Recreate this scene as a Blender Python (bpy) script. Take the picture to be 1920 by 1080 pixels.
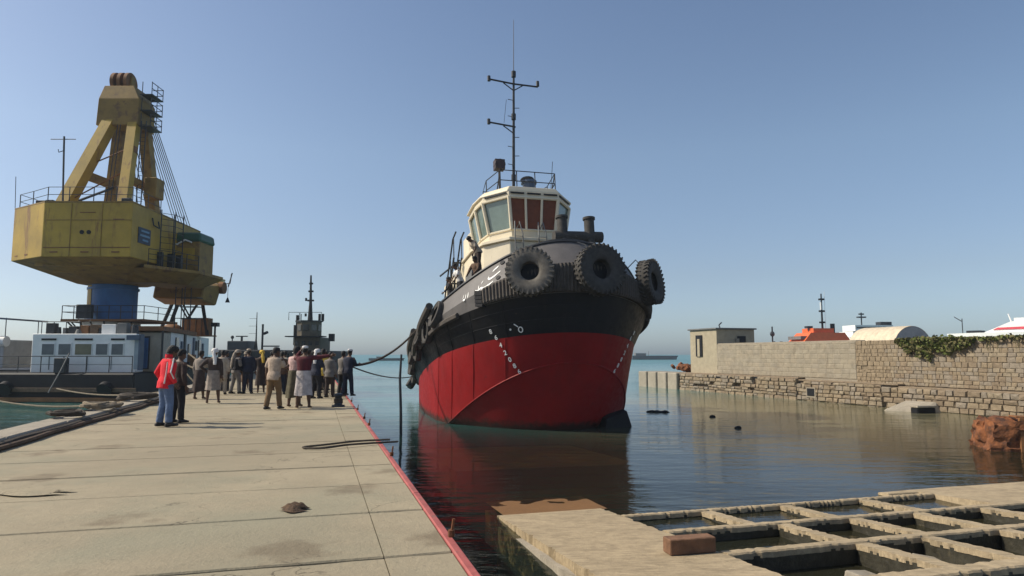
import bpy, bmesh, math, random
from mathutils import Vector, Matrix, Euler, noise
R = math.radians
rnd = random.Random(7)
for o in list(bpy.data.objects): bpy.data.objects.remove(o)
S = bpy.context.scene
COL = S.collection

# ------------------------------------------------------------------ camera, sky, sun, exposure
cd = bpy.data.cameras.new('camera'); cam = bpy.data.objects.new('camera', cd); COL.objects.link(cam)
cam.location = (0, 0, 2.85); cam.rotation_euler = (R(90 + 5.535), 0, 0)
cd.sensor_width = 36; cd.lens = 24.19; cd.clip_start = .1; cd.clip_end = 30000
S.camera = cam
SUN_EL, SUN_AZ = R(41), R(-87)          # azimuth from +Y, clockwise
W = bpy.data.worlds.new('World'); S.world = W; W.use_nodes = True
wn = W.node_tree; bg = wn.nodes['Background']
sky = wn.nodes.new('ShaderNodeTexSky'); sky.sky_type = 'NISHITA'; sky.sun_disc = False
sky.sun_elevation = SUN_EL; sky.sun_rotation = SUN_AZ
sky.altitude = 0; sky.air_density = .85; sky.dust_density = 1.25; sky.ozone_density = 2.5
hz = wn.nodes.new('ShaderNodeMix'); hz.data_type = 'RGBA'; hz.blend_type = 'MULTIPLY'; hz.inputs[0].default_value = 1; hz.inputs[7].default_value = (1.045, .995, .955, 1)   # camera white balance
wn.links.new(sky.outputs[0], hz.inputs[6]); tcw = wn.nodes.new('ShaderNodeTexCoord'); sxw = wn.nodes.new('ShaderNodeSeparateXYZ'); wn.links.new(tcw.outputs['Generated'], sxw.inputs[0])
rpw = wn.nodes.new('ShaderNodeValToRGB')                                   # milky sea haze low in the sky, the same all round
for k_, (p_, c_) in enumerate(((0, (.84, 1.0, 1.24)), (.05, (.86, .94, 1.06)), (.11, (.90, .89, .91)), (.28, (1.10, 1.08, 1.02)), (.55, (1.03, 1.04, 1.04)))):
    e_ = rpw.color_ramp.elements[k_] if k_ < 2 else rpw.color_ramp.elements.new(p_)
    e_.position = p_; e_.color = tuple(v/1.3 for v in c_)+(1,)
wn.links.new(sxw.outputs['Z'], rpw.inputs[0])
vmw = wn.nodes.new('ShaderNodeVectorMath'); vmw.operation = 'MULTIPLY'; vsw = wn.nodes.new('ShaderNodeVectorMath'); vsw.operation = 'SCALE'; vsw.inputs['Scale'].default_value = 1.3
wn.links.new(hz.outputs[2], vmw.inputs[0]); wn.links.new(rpw.outputs[0], vmw.inputs[1]); wn.links.new(vmw.outputs[0], vsw.inputs[0]); wn.links.new(vsw.outputs[0], bg.inputs[0]); bg.inputs[1].default_value = .134
sd = bpy.data.lights.new('sun', 'SUN'); sun = bpy.data.objects.new('sun', sd); COL.objects.link(sun)
sd.energy = 5.0; sd.angle = R(.6); sd.color = (1, .91, .76)
sv = Vector((math.sin(SUN_AZ)*math.cos(SUN_EL), math.cos(SUN_AZ)*math.cos(SUN_EL), math.sin(SUN_EL)))
sun.rotation_euler = sv.to_track_quat('Z', 'Y').to_euler(); sun.location = sv*100
S.view_settings.view_transform = 'Standard'; S.view_settings.look = 'None'
S.view_settings.exposure = .08; S.view_settings.gamma = 1
S.cycles.use_denoising = True; S.cycles.max_bounces = 6; S.cycles.transparent_max_bounces = 8

# ------------------------------------------------------------------ materials
def new_mat(name):
    m = bpy.data.materials.new(name); m.use_nodes = True
    nt = m.node_tree; return m, nt, nt.nodes['Principled BSDF']
def mulc(c, f): return tuple(max(0, min(1, v*f)) for v in c[:3]) + (1,)
def mat(name, col, rough=.6, metal=0, var=.18, scale=2.0, bump=.15, bscale=25, rust=0, rustcol=(.16, .06, .025), rscale=1.5, spec=.4, streak=0):
    m, nt, b = new_mat(name); N = nt.nodes; L = nt.links
    pos = N.new('ShaderNodeNewGeometry').outputs['Position']
    n1 = N.new('ShaderNodeTexNoise'); n1.inputs['Scale'].default_value = scale; n1.inputs['Detail'].default_value = 6; n1.inputs['Roughness'].default_value = .65
    L.new(pos, n1.inputs['Vector'])
    r1 = N.new('ShaderNodeValToRGB'); r1.color_ramp.elements[0].position = .3; r1.color_ramp.elements[1].position = .7
    r1.color_ramp.elements[0].color = mulc(col, 1-var); r1.color_ramp.elements[1].color = mulc(col, 1+var)
    L.new(n1.outputs['Fac'], r1.inputs[0]); out = r1.outputs[0]
    if rust or streak:
        mp = N.new('ShaderNodeMapping'); L.new(pos, mp.inputs[0])
        mp.inputs['Scale'].default_value = (1, 1, .18 if streak else 1)
        n2 = N.new('ShaderNodeTexNoise'); n2.inputs['Scale'].default_value = rscale; n2.inputs['Detail'].default_value = 9; n2.inputs['Roughness'].default_value = .72
        L.new(mp.outputs[0], n2.inputs['Vector'])
        r2 = N.new('ShaderNodeValToRGB'); k = rust or streak
        r2.color_ramp.elements[0].position = .72-.34*k; r2.color_ramp.elements[1].position = .78-.22*k
        L.new(n2.outputs['Fac'], r2.inputs[0])
        mx = N.new('ShaderNodeMix'); mx.data_type = 'RGBA'
        L.new(r2.outputs[0], mx.inputs[0]); L.new(out, mx.inputs[6]); mx.inputs[7].default_value = tuple(rustcol)+(1,)
        out = mx.outputs[2]
    L.new(out, b.inputs['Base Color'])
    b.inputs['Roughness'].default_value = rough; b.inputs['Metallic'].default_value = metal
    b.inputs['Specular IOR Level'].default_value = spec
    if bump:
        n3 = N.new('ShaderNodeTexNoise'); n3.inputs['Scale'].default_value = bscale; n3.inputs['Detail'].default_value = 4
        L.new(pos, n3.inputs['Vector'])
        bp = N.new('ShaderNodeBump'); bp.inputs['Strength'].default_value = bump; bp.inputs['Distance'].default_value = .03
        L.new(n3.outputs['Fac'], bp.inputs['Height']); L.new(bp.outputs[0], b.inputs['Normal'])
    return m

MT = {}
def m(name, *a, **k):
    if name not in MT: MT[name] = mat(name, *a, **k)
    return MT[name]
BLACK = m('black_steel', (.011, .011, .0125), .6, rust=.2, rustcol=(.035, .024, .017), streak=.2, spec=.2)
def hull_paint(name, col, fade, scrape, rough):
    mm, nt, b = new_mat(name); N = nt.nodes; L = nt.links
    geo = N.new('ShaderNodeNewGeometry'); pos = geo.outputs['Position']
    def noise_(sc, det, ro, stretch=(1, 1, 1)):
        mp = N.new('ShaderNodeMapping'); mp.inputs['Scale'].default_value = stretch; L.new(pos, mp.inputs[0])
        n = N.new('ShaderNodeTexNoise'); n.inputs['Scale'].default_value = sc; n.inputs['Detail'].default_value = det; n.inputs['Roughness'].default_value = ro; L.new(mp.outputs[0], n.inputs['Vector']); return n.outputs['Fac']
    def ramp(f, a, b_, hi=1.):
        r = N.new('ShaderNodeMapRange'); r.inputs[1].default_value = a; r.inputs[2].default_value = b_; r.inputs[4].default_value = hi; L.new(f, r.inputs[0]); return r.outputs[0]
    def mix(f, a, c2):
        x = N.new('ShaderNodeMix'); x.data_type = 'RGBA'; L.new(f, x.inputs[0])
        for k, c in ((6, a), (7, c2)):
            if isinstance(c, tuple): x.inputs[k].default_value = c
            else: L.new(c, x.inputs[k])
        return x.outputs[2]
    base = mix(ramp(noise_(.7, 6, .6), .35, .65), mulc(col, .85), mulc(col, 1.12))
    base = mix(ramp(noise_(2.2, 9, .7, (1, 1, .12)), .52, .72, .55), base, tuple(fade)+(1,))          # runs down the plating
    base = mix(ramp(noise_(3.5, 10, .75), .62, .68, .75), base, tuple(scrape)+(1,))                    # scraped patches
    sx = N.new('ShaderNodeSeparateXYZ'); L.new(pos, sx.inputs[0])
    wl = N.new('ShaderNodeMath'); wl.operation = 'ADD'; L.new(sx.outputs['Z'], wl.inputs[0]); wn_ = noise_(2.5, 6, .7)
    wm = N.new('ShaderNodeMath'); wm.operation = 'MULTIPLY'; L.new(wn_, wm.inputs[0]); wm.inputs[1].default_value = -.7; L.new(wm.outputs[0], wl.inputs[1])
    base = mix(ramp(wl.outputs[0], .0, -.22, .85), base, (.018, .016, .010, 1))                        # weed and slime line
    L.new(base, b.inputs['Base Color']); b.inputs['Specular IOR Level'].default_value = .25
    L.new(ramp(noise_(5, 5, .6), .3, .7, .3), b.inputs['Roughness']); r_ = b.inputs['Roughness'].links[0].from_node; r_.inputs[3].default_value = rough-.1; r_.inputs[4].default_value = rough+.2
    bp = N.new('ShaderNodeBump'); bp.inputs['Strength'].default_value = .25; bp.inputs['Distance'].default_value = .05; L.new(noise_(1.1, 3, .5), bp.inputs['Height']); L.new(bp.outputs[0], b.inputs['Normal'])
    return mm
REDHULL = hull_paint('red_antifouling', (.235, .005, .0055), (.16, .009, .009), (.085, .010, .009), .5)
BLACKHULL = hull_paint('black_hull_paint', (.008, .008, .0095), (.024, .021, .019), (.05, .036, .027), .45)
GREYBUL = m('weathered_grey_bulwark', (.115, .106, .1), .6, rust=.35, rustcol=(.06, .05, .042), rscale=2, streak=.4)
RUBBER = m('tyre_rubber', (.05, .046, .041), .85, var=.35, scale=5, bump=.3, rust=.3, rustcol=(.14, .122, .097), rscale=4)
FENDER = m('fender_rubber', (.075, .064, .054), .85, var=.3, scale=4, rust=.35, rustcol=(.12, .085, .058), rscale=3, streak=.3)
CREAM = m('cream_paint', (.66, .58, .42), .5, var=.08, scale=1.5, bump=.04, rust=.16, rustcol=(.38, .27, .15), rscale=2, streak=.2)
DECKGREY = m('tug_deck', (.12, .105, .09), .8, rust=.4)
BROWNBLIND = m('brown_blind', (.16, .045, .018), .7, var=.2, scale=4)
DARKMET = m('dark_metal', (.03, .032, .035), .5, metal=.3, rust=.2, rustcol=(.07, .045, .03))
GREYMET = m('grey_metal', (.13, .13, .125), .6, rust=.25, rustcol=(.09, .06, .04))
BLUEMET = m('blue_grey_metal', (.06, .085, .13), .5)
WHITEP = m('white_paint', (.72, .72, .69), .5, var=.06, bump=.05, rust=.1, rustcol=(.4, .3, .2), streak=.12)
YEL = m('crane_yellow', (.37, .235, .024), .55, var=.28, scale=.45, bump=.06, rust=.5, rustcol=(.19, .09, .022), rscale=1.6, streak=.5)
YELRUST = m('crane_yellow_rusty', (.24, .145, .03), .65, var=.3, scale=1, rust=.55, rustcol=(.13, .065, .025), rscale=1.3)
BROWNST = m('brown_rusty_steel', (.19, .085, .03), .75, var=.35, scale=1.5, rust=.4, rustcol=(.06, .03, .018))
BLUEP = m('blue_paint', (.022, .10, .27), .5, var=.2, rust=.2, rustcol=(.05, .055, .07))
GREENP = m('green_paint', (.015, .075, .045), .5, rust=.2, rustcol=(.2, .2, .15))
ORANGEP = m('orange_paint', (.62, .12, .03), .5, var=.1)
REDP = m('red_kerb_paint', (.33, .085, .075), .7, var=.3, scale=3, bump=.3, rust=.5, rustcol=(.20, .11, .085), rscale=5)
RUST = m('rusty_iron', (.18, .066, .024), .9, var=.5, scale=3, bump=1.0, bscale=9, rust=.75, rustcol=(.06, .026, .014), rscale=3.2)
ROPE = m('old_rope', (.20, .16, .11), .95, var=.3, scale=9, bump=.6, bscale=60)
ROPEDK = m('dark_rope', (.06, .048, .036), .95, var=.3, scale=9, bump=.5, bscale=60)
TIMBER = m('weathered_timber', (.10, .065, .04), .9, var=.3, scale=6, bump=.5, bscale=30)
WOOD = m('brown_timber_block', (.17, .09, .05), .9, var=.3, scale=6, bump=.5, bscale=20)
GLASSDK = m('dark_window', (.02, .025, .028), .12, var=.2, bump=0, spec=.7)
GLASSGR = m('green_grey_glass', (.14, .19, .17), .12, var=.15, bump=0, spec=.7)
WHITEMARK = m('white_marking', (.78, .78, .74), .6, var=.12, scale=8)
PLASTER = m('cement_render', (.26, .225, .17), .92, var=.14, scale=1.3, bump=.4, bscale=14, rust=.22, rustcol=(.24, .2, .15))
HUTM = m('hut_blockwork', (.33, .285, .20), .92, var=.14, scale=2.5, bump=.5, bscale=9, rust=.3, rustcol=(.22, .175, .12), rscale=2, streak=.3)
MORTAR = m('dark_mortar', (.19, .15, .10), .95, var=.3, scale=4)
STONES = [m('stone_%s' % n, c, .92, var=.22, scale=5, bump=.6, bscale=22, rust=.2, rustcol=(.15, .11, .07), rscale=3) for n, c in
          (('tan', (.235, .183, .12)), ('buff', (.25, .203, .14)), ('brown', (.205, .157, .105)), ('grey', (.225, .188, .142)))]
BLOCKS = [m('block_%s' % n, c, .92, var=.2, scale=2.2, bump=.35, bscale=20, rust=.42, rustcol=(.165, .135, .095), rscale=1.6, streak=.4) for n, c in
          (('a', (.265, .23, .17)), ('b', (.275, .235, .172)), ('c', (.258, .225, .17)))]
SLIME = m('wet_slime', (.035, .032, .022), .45, var=.4, scale=5, bump=.5, bscale=14, rust=.4, rustcol=(.09, .075, .045), rscale=4)
LEAF = m('leaf_green', (.105, .125, .025), .7, var=.4, scale=3, bump=0)
DRYLEAF = m('dry_twig', (.13, .115, .045), .8, var=.3, scale=3, bump=0)
MUD = m('basin_mud', (.075, .07, .04), .95, var=.25, scale=.4)

def concrete(name, col, green=True, cracks=False, wet=False, mottle=0):
    mm, nt, b = new_mat(name); N = nt.nodes; L = nt.links
    pos = N.new('ShaderNodeNewGeometry').outputs['Position']
    def noise_(sc, det=8, ro=.65, vec=pos):
        n = N.new('ShaderNodeTexNoise'); n.inputs['Scale'].default_value = sc; n.inputs['Detail'].default_value = det; n.inputs['Roughness'].default_value = ro
        L.new(vec, n.inputs['Vector']); return n.outputs['Fac']
    def ramp(f, a, c1, b_, c2):
        r = N.new('ShaderNodeValToRGB'); e = r.color_ramp.elements; e[0].position = a; e[1].position = b_; e[0].color = c1; e[1].color = c2
        L.new(f, r.inputs[0]); return r.outputs[0]
    def mix(f, a, c2):
        x = N.new('ShaderNodeMix'); x.data_type = 'RGBA'; L.new(f, x.inputs[0]); L.new(a, x.inputs[6])
        if isinstance(c2, tuple): x.inputs[7].default_value = c2
        else: L.new(c2, x.inputs[7])
        return x.outputs[2]
    k0, k1 = (0, 0, 0, 1), (1, 1, 1, 1)
    base = ramp(noise_(.9), .3, mulc(col, .86), .7, mulc(col, 1.12))
    base = mix(ramp(noise_(9, 6, .7), .35, (.0, .0, .0, 1), .75, (.32, .32, .32, 1)), base, mulc(col, .72))
    if green: base = mix(ramp(noise_(.42, 5, .6), .50, k0, .64, (.55, .55, .55, 1)), base, (col[0]*.72, col[1]*.83, col[2]*.86, 1))
    base = mix(ramp(noise_(1.7, 10, .75), .58, k0, .70, (.55, .55, .55, 1)), base, mulc(col, .66))
    mp = N.new('ShaderNodeMapping'); mp.inputs['Rotation'].default_value = (0, 0, R(-15.8)); mp.inputs['Scale'].default_value = (.5, 3.2, 1); L.new(pos, mp.inputs[0])
    base = mix(ramp(noise_(1.3, 8, .7, mp.outputs[0]), .56, k0, .72, (.5, .5, .5, 1)), base, mulc(col, .75))
    base = mix(ramp(noise_(.23, 4, .55), .5, k0, .66, (.5, .5, .5, 1)), base, mulc(col, .70))
    base = mix(ramp(noise_(3.1, 12, .8), .60, k0, .66, (.7, .7, .7, 1)), base, mulc(col, .52))
    base = mix(ramp(noise_(45, 4, .6), .60, k0, .75, (.5, .5, .5, 1)), base, mulc(col, 1.35))
    if cracks:      # oil and rust spots
        vo = N.new('ShaderNodeTexVoronoi'); vo.inputs['Scale'].default_value = .62
        wv_ = N.new('ShaderNodeVectorMath'); wv_.operation = 'ADD'; nw2 = N.new('ShaderNodeTexNoise'); nw2.inputs['Scale'].default_value = 3.5; nw2.inputs['Detail'].default_value = 6; L.new(pos, nw2.inputs['Vector']); L.new(pos, wv_.inputs[0]); L.new(nw2.outputs['Color'], wv_.inputs[1]); L.new(wv_.outputs[0], vo.inputs['Vector'])
        base = mix(ramp(vo.outputs['Distance'], .10, (.55, .55, .55, 1), .24, k0), base, (col[0]*.42, col[1]*.37, col[2]*.34, 1))
    if mottle:
        base = mix(ramp(noise_(4.2, 10, .7), .42, k0, .62, (mottle,)*3+(1,)), base, mulc(col, .62))
        base = mix(ramp(noise_(6.5, 8, .7, mp.outputs[0]), .5, k0, .66, (mottle,)*3+(1,)), base, mulc(col, 1.3))
    if cracks:
        mpw = N.new('ShaderNodeVectorMath'); mpw.operation = 'ADD'
        nw = N.new('ShaderNodeTexNoise'); nw.inputs['Scale'].default_value = 2.2; nw.inputs['Detail'].default_value = 5; L.new(pos, nw.inputs['Vector'])
        L.new(pos, mpw.inputs[0]); L.new(nw.outputs['Color'], mpw.inputs[1])
        v = N.new('ShaderNodeTexVoronoi'); v.feature = 'DISTANCE_TO_EDGE'; v.inputs['Scale'].default_value = 1.1; L.new(mpw.outputs[0], v.inputs['Vector'])
        line = ramp(v.outputs['Distance'], .004, k1, .014, k0)
        msk = ramp(noise_(.55, 3), .55, k0, .63, k1)
        mm_ = N.new('ShaderNodeMath'); mm_.operation = 'MULTIPLY'; L.new(line, mm_.inputs[0]); L.new(msk, mm_.inputs[1])
        base = mix(mm_.outputs[0], base, mulc(col, .38))
    L.new(base, b.inputs['Base Color']); b.inputs['Roughness'].default_value = .5 if wet else .9
    b.inputs['Specular IOR Level'].default_value = .3
    bp = N.new('ShaderNodeBump'); bp.inputs['Strength'].default_value = .55; bp.inputs['Distance'].default_value = .025
    L.new(noise_(18, 8, .7), bp.inputs['Height']); L.new(bp.outputs[0], b.inputs['Normal'])
    return mm
CONC = concrete('pier_concrete', (.325, .275, .185), cracks=True)
CONCSLIP = concrete('slip_concrete', (.375, .295, .185), green=False, mottle=.75)
CONCWET = concrete('wet_slip_concrete', (.21, .11, .042), green=False, wet=True)
CONCPALE = concrete('pale_kerb_concrete', (.34, .30, .235), green=False, mottle=.5)

def water_mat():
    mm, nt, b = new_mat('harbour_water'); N = nt.nodes; L = nt.links
    geo = N.new('ShaderNodeNewGeometry'); pos = geo.outputs['Position']
    def mapped(sc, rot=0):
        mp = N.new('ShaderNodeMapping'); mp.inputs['Scale'].default_value = sc; mp.inputs['Rotation'].default_value = (0, 0, rot); L.new(pos, mp.inputs[0]); return mp.outputs[0]
    def noise_(vec, sc, det=3, ro=.5):
        n = N.new('ShaderNodeTexNoise'); n.inputs['Scale'].default_value = sc; n.inputs['Detail'].default_value = det; n.inputs['Roughness'].default_value = ro
        L.new(vec, n.inputs['Vector']); return n.outputs['Fac']
    # open water teal, silty olive in the shallow basin beside the wall
    sx = N.new('ShaderNodeSeparateXYZ'); L.new(pos, sx.inputs[0])
    def mrange(v, a, b_, lo=0., hi=1.):
        r = N.new('ShaderNodeMapRange'); r.inputs[1].default_value = a; r.inputs[2].default_value = b_; r.inputs[3].default_value = lo; r.inputs[4].default_value = hi; r.interpolation_type = 'SMOOTHSTEP'
        L.new(v, r.inputs[0]); return r.outputs[0]
    def mth(op, a, b_):
        q = N.new('ShaderNodeMath'); q.operation = op
        for i, z in enumerate((a, b_)):
            if isinstance(z, (int, float)): q.inputs[i].default_value = z
            else: L.new(z, q.inputs[i])
        return q.outputs[0]
    wob = noise_(pos, .12, 4)
    yy = mth('ADD', sx.outputs['Y'], mth('MULTIPLY', wob, 14))
    xx = mth('ADD', sx.outputs['X'], mth('MULTIPLY', wob, 5))
    silt = mth('MULTIPLY', mrange(yy, 66, 46), mrange(xx, 1, 9))
    def mix(f, a, c2):
        x = N.new('ShaderNodeMix'); x.data_type = 'RGBA'; L.new(f, x.inputs[0])
        for i, c in ((6, a), (7, c2)):
            if isinstance(c, tuple): x.inputs[i].default_value = c
            else: L.new(c, x.inputs[i])
        return x.outputs[2]
    deep = mix(mrange(yy, 18, 60), (.035, .078, .066, 1), (.045, .16, .155, 1))
    colr = mix(silt, deep, (.155, .145, .082, 1))
    L.new(colr, b.inputs['Base Color']); b.inputs['Roughness'].default_value = .045; b.inputs['IOR'].default_value = 1.33
    b.inputs['Specular IOR Level'].default_value = .36
    rough = mrange(sx.outputs['Y'], 40, 300, .05, .3); L.new(rough, b.inputs['Roughness'])
    w1 = noise_(mapped((.55, 1.5, 1), R(8)), 1.6, 4, .55)
    w2 = noise_(mapped((.5, 1.6, 1), R(-6)), .35, 3, .5)
    h = mth('ADD', mth('MULTIPLY', w1, .6), mth('MULTIPLY', w2, 1.0))
    bp = N.new('ShaderNodeBump'); bp.inputs['Distance'].default_value = .12
    calm = noise_(mapped((.6, 1.3, 1)), .09, 3)
    patch = mrange(calm, .35, .65, .35, 1.)
    L.new(mth('MULTIPLY', mrange(sx.outputs['Y'], 8, 80, .45, 1.), patch), bp.inputs['Strength'])
    L.new(h, bp.inputs['Height']); L.new(bp.outputs[0], b.inputs['Normal'])
    tr = N.new('ShaderNodeBsdfTransparent'); tr.inputs[0].default_value = (.62, .60, .42, 1)
    # clear, shallow water over the slip shows what lies under it; Fresnel reflection stays on top
    gl = N.new('ShaderNodeBsdfGlossy'); gl.inputs['Roughness'].default_value = .035; L.new(bp.outputs[0], gl.inputs['Normal'])
    fr = N.new('ShaderNodeFresnel'); fr.inputs['IOR'].default_value = 1.33; L.new(bp.outputs[0], fr.inputs['Normal'])
    body = N.new('ShaderNodeBsdfDiffuse'); L.new(colr, body.inputs[0])
    mxb = N.new('ShaderNodeMixShader'); L.new(mrange(sx.outputs['Y'], 20, 34, .14, 1.), mxb.inputs[0]); L.new(tr.outputs[0], mxb.inputs[1]); L.new(body.outputs[0], mxb.inputs[2])
    near = N.new('ShaderNodeMixShader'); L.new(fr.outputs[0], near.inputs[0]); L.new(mxb.outputs[0], near.inputs[1]); L.new(gl.outputs[0], near.inputs[2])
    allm = N.new('ShaderNodeMixShader'); L.new(mrange(sx.outputs['Y'], 27, 36), allm.inputs[0]); L.new(near.outputs[0], allm.inputs[1]); L.new(b.outputs[0], allm.inputs[2])
    L.new(allm.outputs[0], N['Material Output'].inputs['Surface'])
    return mm
WATER = water_mat()

# ------------------------------------------------------------------ mesh builder
def link(o, parent=None):
    COL.objects.link(o)
    if parent: o.parent = parent
    return o
class MB:
    def __init__(s): s.v = []; s.f = []
    def add(s, vs, fs):
        k = len(s.v); s.v += [tuple(v) for v in vs]; s.f += [tuple(i+k for i in f) for f in fs]; return s
    def box(s, c, size, rot=None, taper=1.0):
        hx, hy, hz = size[0]/2, size[1]/2, size[2]/2
        vs = [Vector((x*hx*(taper if z > 0 else 1), y*hy*(taper if z > 0 else 1), z*hz)) for z in (-1, 1) for y in (-1, 1) for x in (-1, 1)]
        if rot is not None:
            q = Euler(rot).to_matrix() if not isinstance(rot, Matrix) else rot
            vs = [q @ v for v in vs]
        c = Vector(c)
        return s.add([v+c for v in vs], [(0, 2, 3, 1), (4, 5, 7, 6), (0, 1, 5, 4), (2, 6, 7, 3), (0, 4, 6, 2), (1, 3, 7, 5)])
    def cyl(s, a, b, r0, r1=None, n=10, caps=True):
        r1 = r0 if r1 is None else r1
        a, b = Vector(a), Vector(b); d = (b-a)
        if d.length < 1e-6: return s
        d.normalize(); u = d.orthogonal().normalized(); w = d.cross(u)
        vs = [c + (u*math.cos(t)+w*math.sin(t))*r for c, r in ((a, r0), (b, r1)) for t in [2*math.pi*i/n for i in range(n)]]
        fs = [(i, (i+1) % n, n+(i+1) % n, n+i) for i in range(n)]
        if caps: fs += [tuple(reversed(range(n))), tuple(range(n, 2*n))]
        return s.add(vs, fs)
    def tube(s, pts, r, n=6):
        pts = [Vector(p) for p in pts]; rr = r if isinstance(r, (list, tuple)) else [r]*len(pts)
        k = len(s.v); up = None; vs = []
        for i, p in enumerate(pts):
            d = (pts[min(i+1, len(pts)-1)]-pts[max(i-1, 0)]).normalized()
            if up is None: up = d.orthogonal().normalized()
            up = (up-d*up.dot(d));
            up = up.normalized() if up.length > 1e-5 else d.orthogonal().normalized()
            w = d.cross(up)
            vs += [p+(up*math.cos(2*math.pi*j/n)+w*math.sin(2*math.pi*j/n))*rr[i] for j in range(n)]
        fs = [(i*n+j, i*n+(j+1) % n, (i+1)*n+(j+1) % n, (i+1)*n+j) for i in range(len(pts)-1) for j in range(n)]
        fs += [tuple(reversed(range(n))), tuple(range((len(pts)-1)*n, len(pts)*n))]
        return s.add(vs, fs)
    def loft(s, rings, caps=True):
        n = len(rings[0]); vs = [p for r in rings for p in r]
        fs = [(i*n+j, i*n+(j+1) % n, (i+1)*n+(j+1) % n, (i+1)*n+j) for i in range(len(rings)-1) for j in range(n)]
        if caps: fs += [tuple(reversed(range(n))), tuple(range((len(rings)-1)*n, len(rings)*n))]
        return s.add(vs, fs)
    def grid(s, rows, closed=False):
        n = len(rows[0]); vs = [p for r in rows for p in r]
        fs = [(i*n+j, i*n+j+1, (i+1)*n+j+1, (i+1)*n+j) for i in range(len(rows)-1) for j in range(n-1)]
        return s.add(vs, fs)
    def prism(s, poly, z0, z1):
        n = len(poly)
        return s.loft([[(x, y, z0) for x, y in poly], [(x, y, z1) for x, y in poly]])
    def sphere(s, c, r, nu=12, nv=8):
        c = Vector(c); rx, ry, rz = r if isinstance(r, (tuple, list)) else (r, r, r)
        rings = []
        for i in range(nv+1):
            a = -math.pi/2+math.pi*i/nv; q = max(math.cos(a), .02)
            rings.append([c+Vector((rx*q*math.cos(2*math.pi*j/nu), ry*q*math.sin(2*math.pi*j/nu), rz*math.sin(a))) for j in range(nu)])
        return s.loft(rings)
    def mesh(s, name, mt, smooth=False, bevel=0, angle=40):
        me = bpy.data.meshes.new(name); me.from_pydata(s.v, [], s.f); me.update()
        bm = bmesh.new(); bm.from_mesh(me); bmesh.ops.recalc_face_normals(bm, faces=bm.faces)
        if bevel: bmesh.ops.bevel(bm, geom=list(bm.edges), offset=bevel, segments=1, affect='EDGES')
        if smooth:
            for f in bm.faces: f.smooth = True
            for e in bm.edges:
                if len(e.link_faces) == 2 and e.calc_face_angle(0) > R(angle): e.smooth = False
        bm.to_mesh(me); bm.free()
        if mt: me.materials.append(mt)
        return me
    def build(s, name, mt, parent=None, **k):
        return link(bpy.data.objects.new(name, s.mesh(name, mt, **k)), parent)
def empty(name, loc=(0, 0, 0), rot=(0, 0, 0)):
    o = bpy.data.objects.new(name, None); o.location = loc; o.rotation_euler = rot; o.empty_display_size = .3; return link(o)
def tag(o, label=None, cat=None, group=None, kind=None):
    if label: o['label'] = label
    if cat: o['category'] = cat
    if group: o['group'] = group
    if kind: o['kind'] = kind
    return o
def sag(a, b, drop, n=14):
    a, b = Vector(a), Vector(b)
    return [a.lerp(b, i/n)-Vector((0, 0, drop*4*(i/n)*(1-i/n))) for i in range(n+1)]
def smoothpath(pts, n=6):
    P = [Vector(p) for p in pts]; out = []
    for i in range(len(P)-1):
        p0, p1, p2, p3 = P[max(i-1, 0)], P[i], P[i+1], P[min(i+2, len(P)-1)]
        for j in range(n):
            t = j/n; out.append(.5*((2*p1)+(p2-p0)*t+(2*p0-5*p1+4*p2-p3)*t*t+(3*p1-p0-3*p2+p3)*t**3))
    return out+[P[-1]]
def railing(mb_post, pts, h, rails=2, r=.025, step=None):
    """posts as separate MBs list, rails in one MB"""
    posts, rl = [], MB()
    pts = [Vector(p) for p in pts]
    for p in pts: posts.append(MB().cyl(p, p+Vector((0, 0, h)), r, n=6))
    for i in range(rails): rl.tube([p+Vector((0, 0, h*(i+1)/rails)) for p in pts], r*.85, 5)
    return posts, rl
def add_railing(parent, pts, h, mt, rails=2, r=.025):
    posts, rl = railing(None, pts, h, rails, r)
    for q in posts: q.build('railing_post', mt, parent)
    rl.build('railing_bar', mt, parent)

# ------------------------------------------------------------------ setting: water, basin floor
wv = MB().grid([[(x, y, 0) for x in (-9000, -60, -20, 0, 20, 60, 9000)] for y in (-200, 0, 30, 60, 200, 14000)])
tag(wv.build('water', WATER), kind='structure')
tag(MB().grid([[(-300, -60, -2.2), (300, -60, -2.2)], [(-300, 120, -2.2), (300, 120, -2.2)]]).build('seabed', MUD), kind='structure')

# ------------------------------------------------------------------ pier (its axis runs 15.8 degrees left of the view)
PA = Vector((-.272, .962, 0)); PB = Vector((-.962, -.272, 0)); PO = Vector((-.21, 5.01, 0)); DZ = 1.3
PANG = math.atan2(PA.y, PA.x)-math.pi/2
def pier_pt(t, a, z=DZ): v = PO+PA*t+PB*a; return Vector((v.x, v.y, z))
pier = empty('pier', pier_pt(0, 0, 0), (0, 0, PANG)); tag(pier, kind='structure')   # local: +y along, -x across to the left
T0, T1 = -9.0, 62.0
MB().box((-3.45, (T0+T1)/2, (DZ-.1-2.2)/2-.0), (6.86, T1-T0, DZ-.1+2.2)).build('pier_body', CONCPALE, pier)
joints = [-8.4, -6.9, -5.4, -3.9, -2.4, -.85, .65, 2.2, 3.72, 5.2, 6.7, 8.1, 9.55]
while joints[-1] < T1-1.5: joints.append(joints[-1]+1.5)
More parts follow.
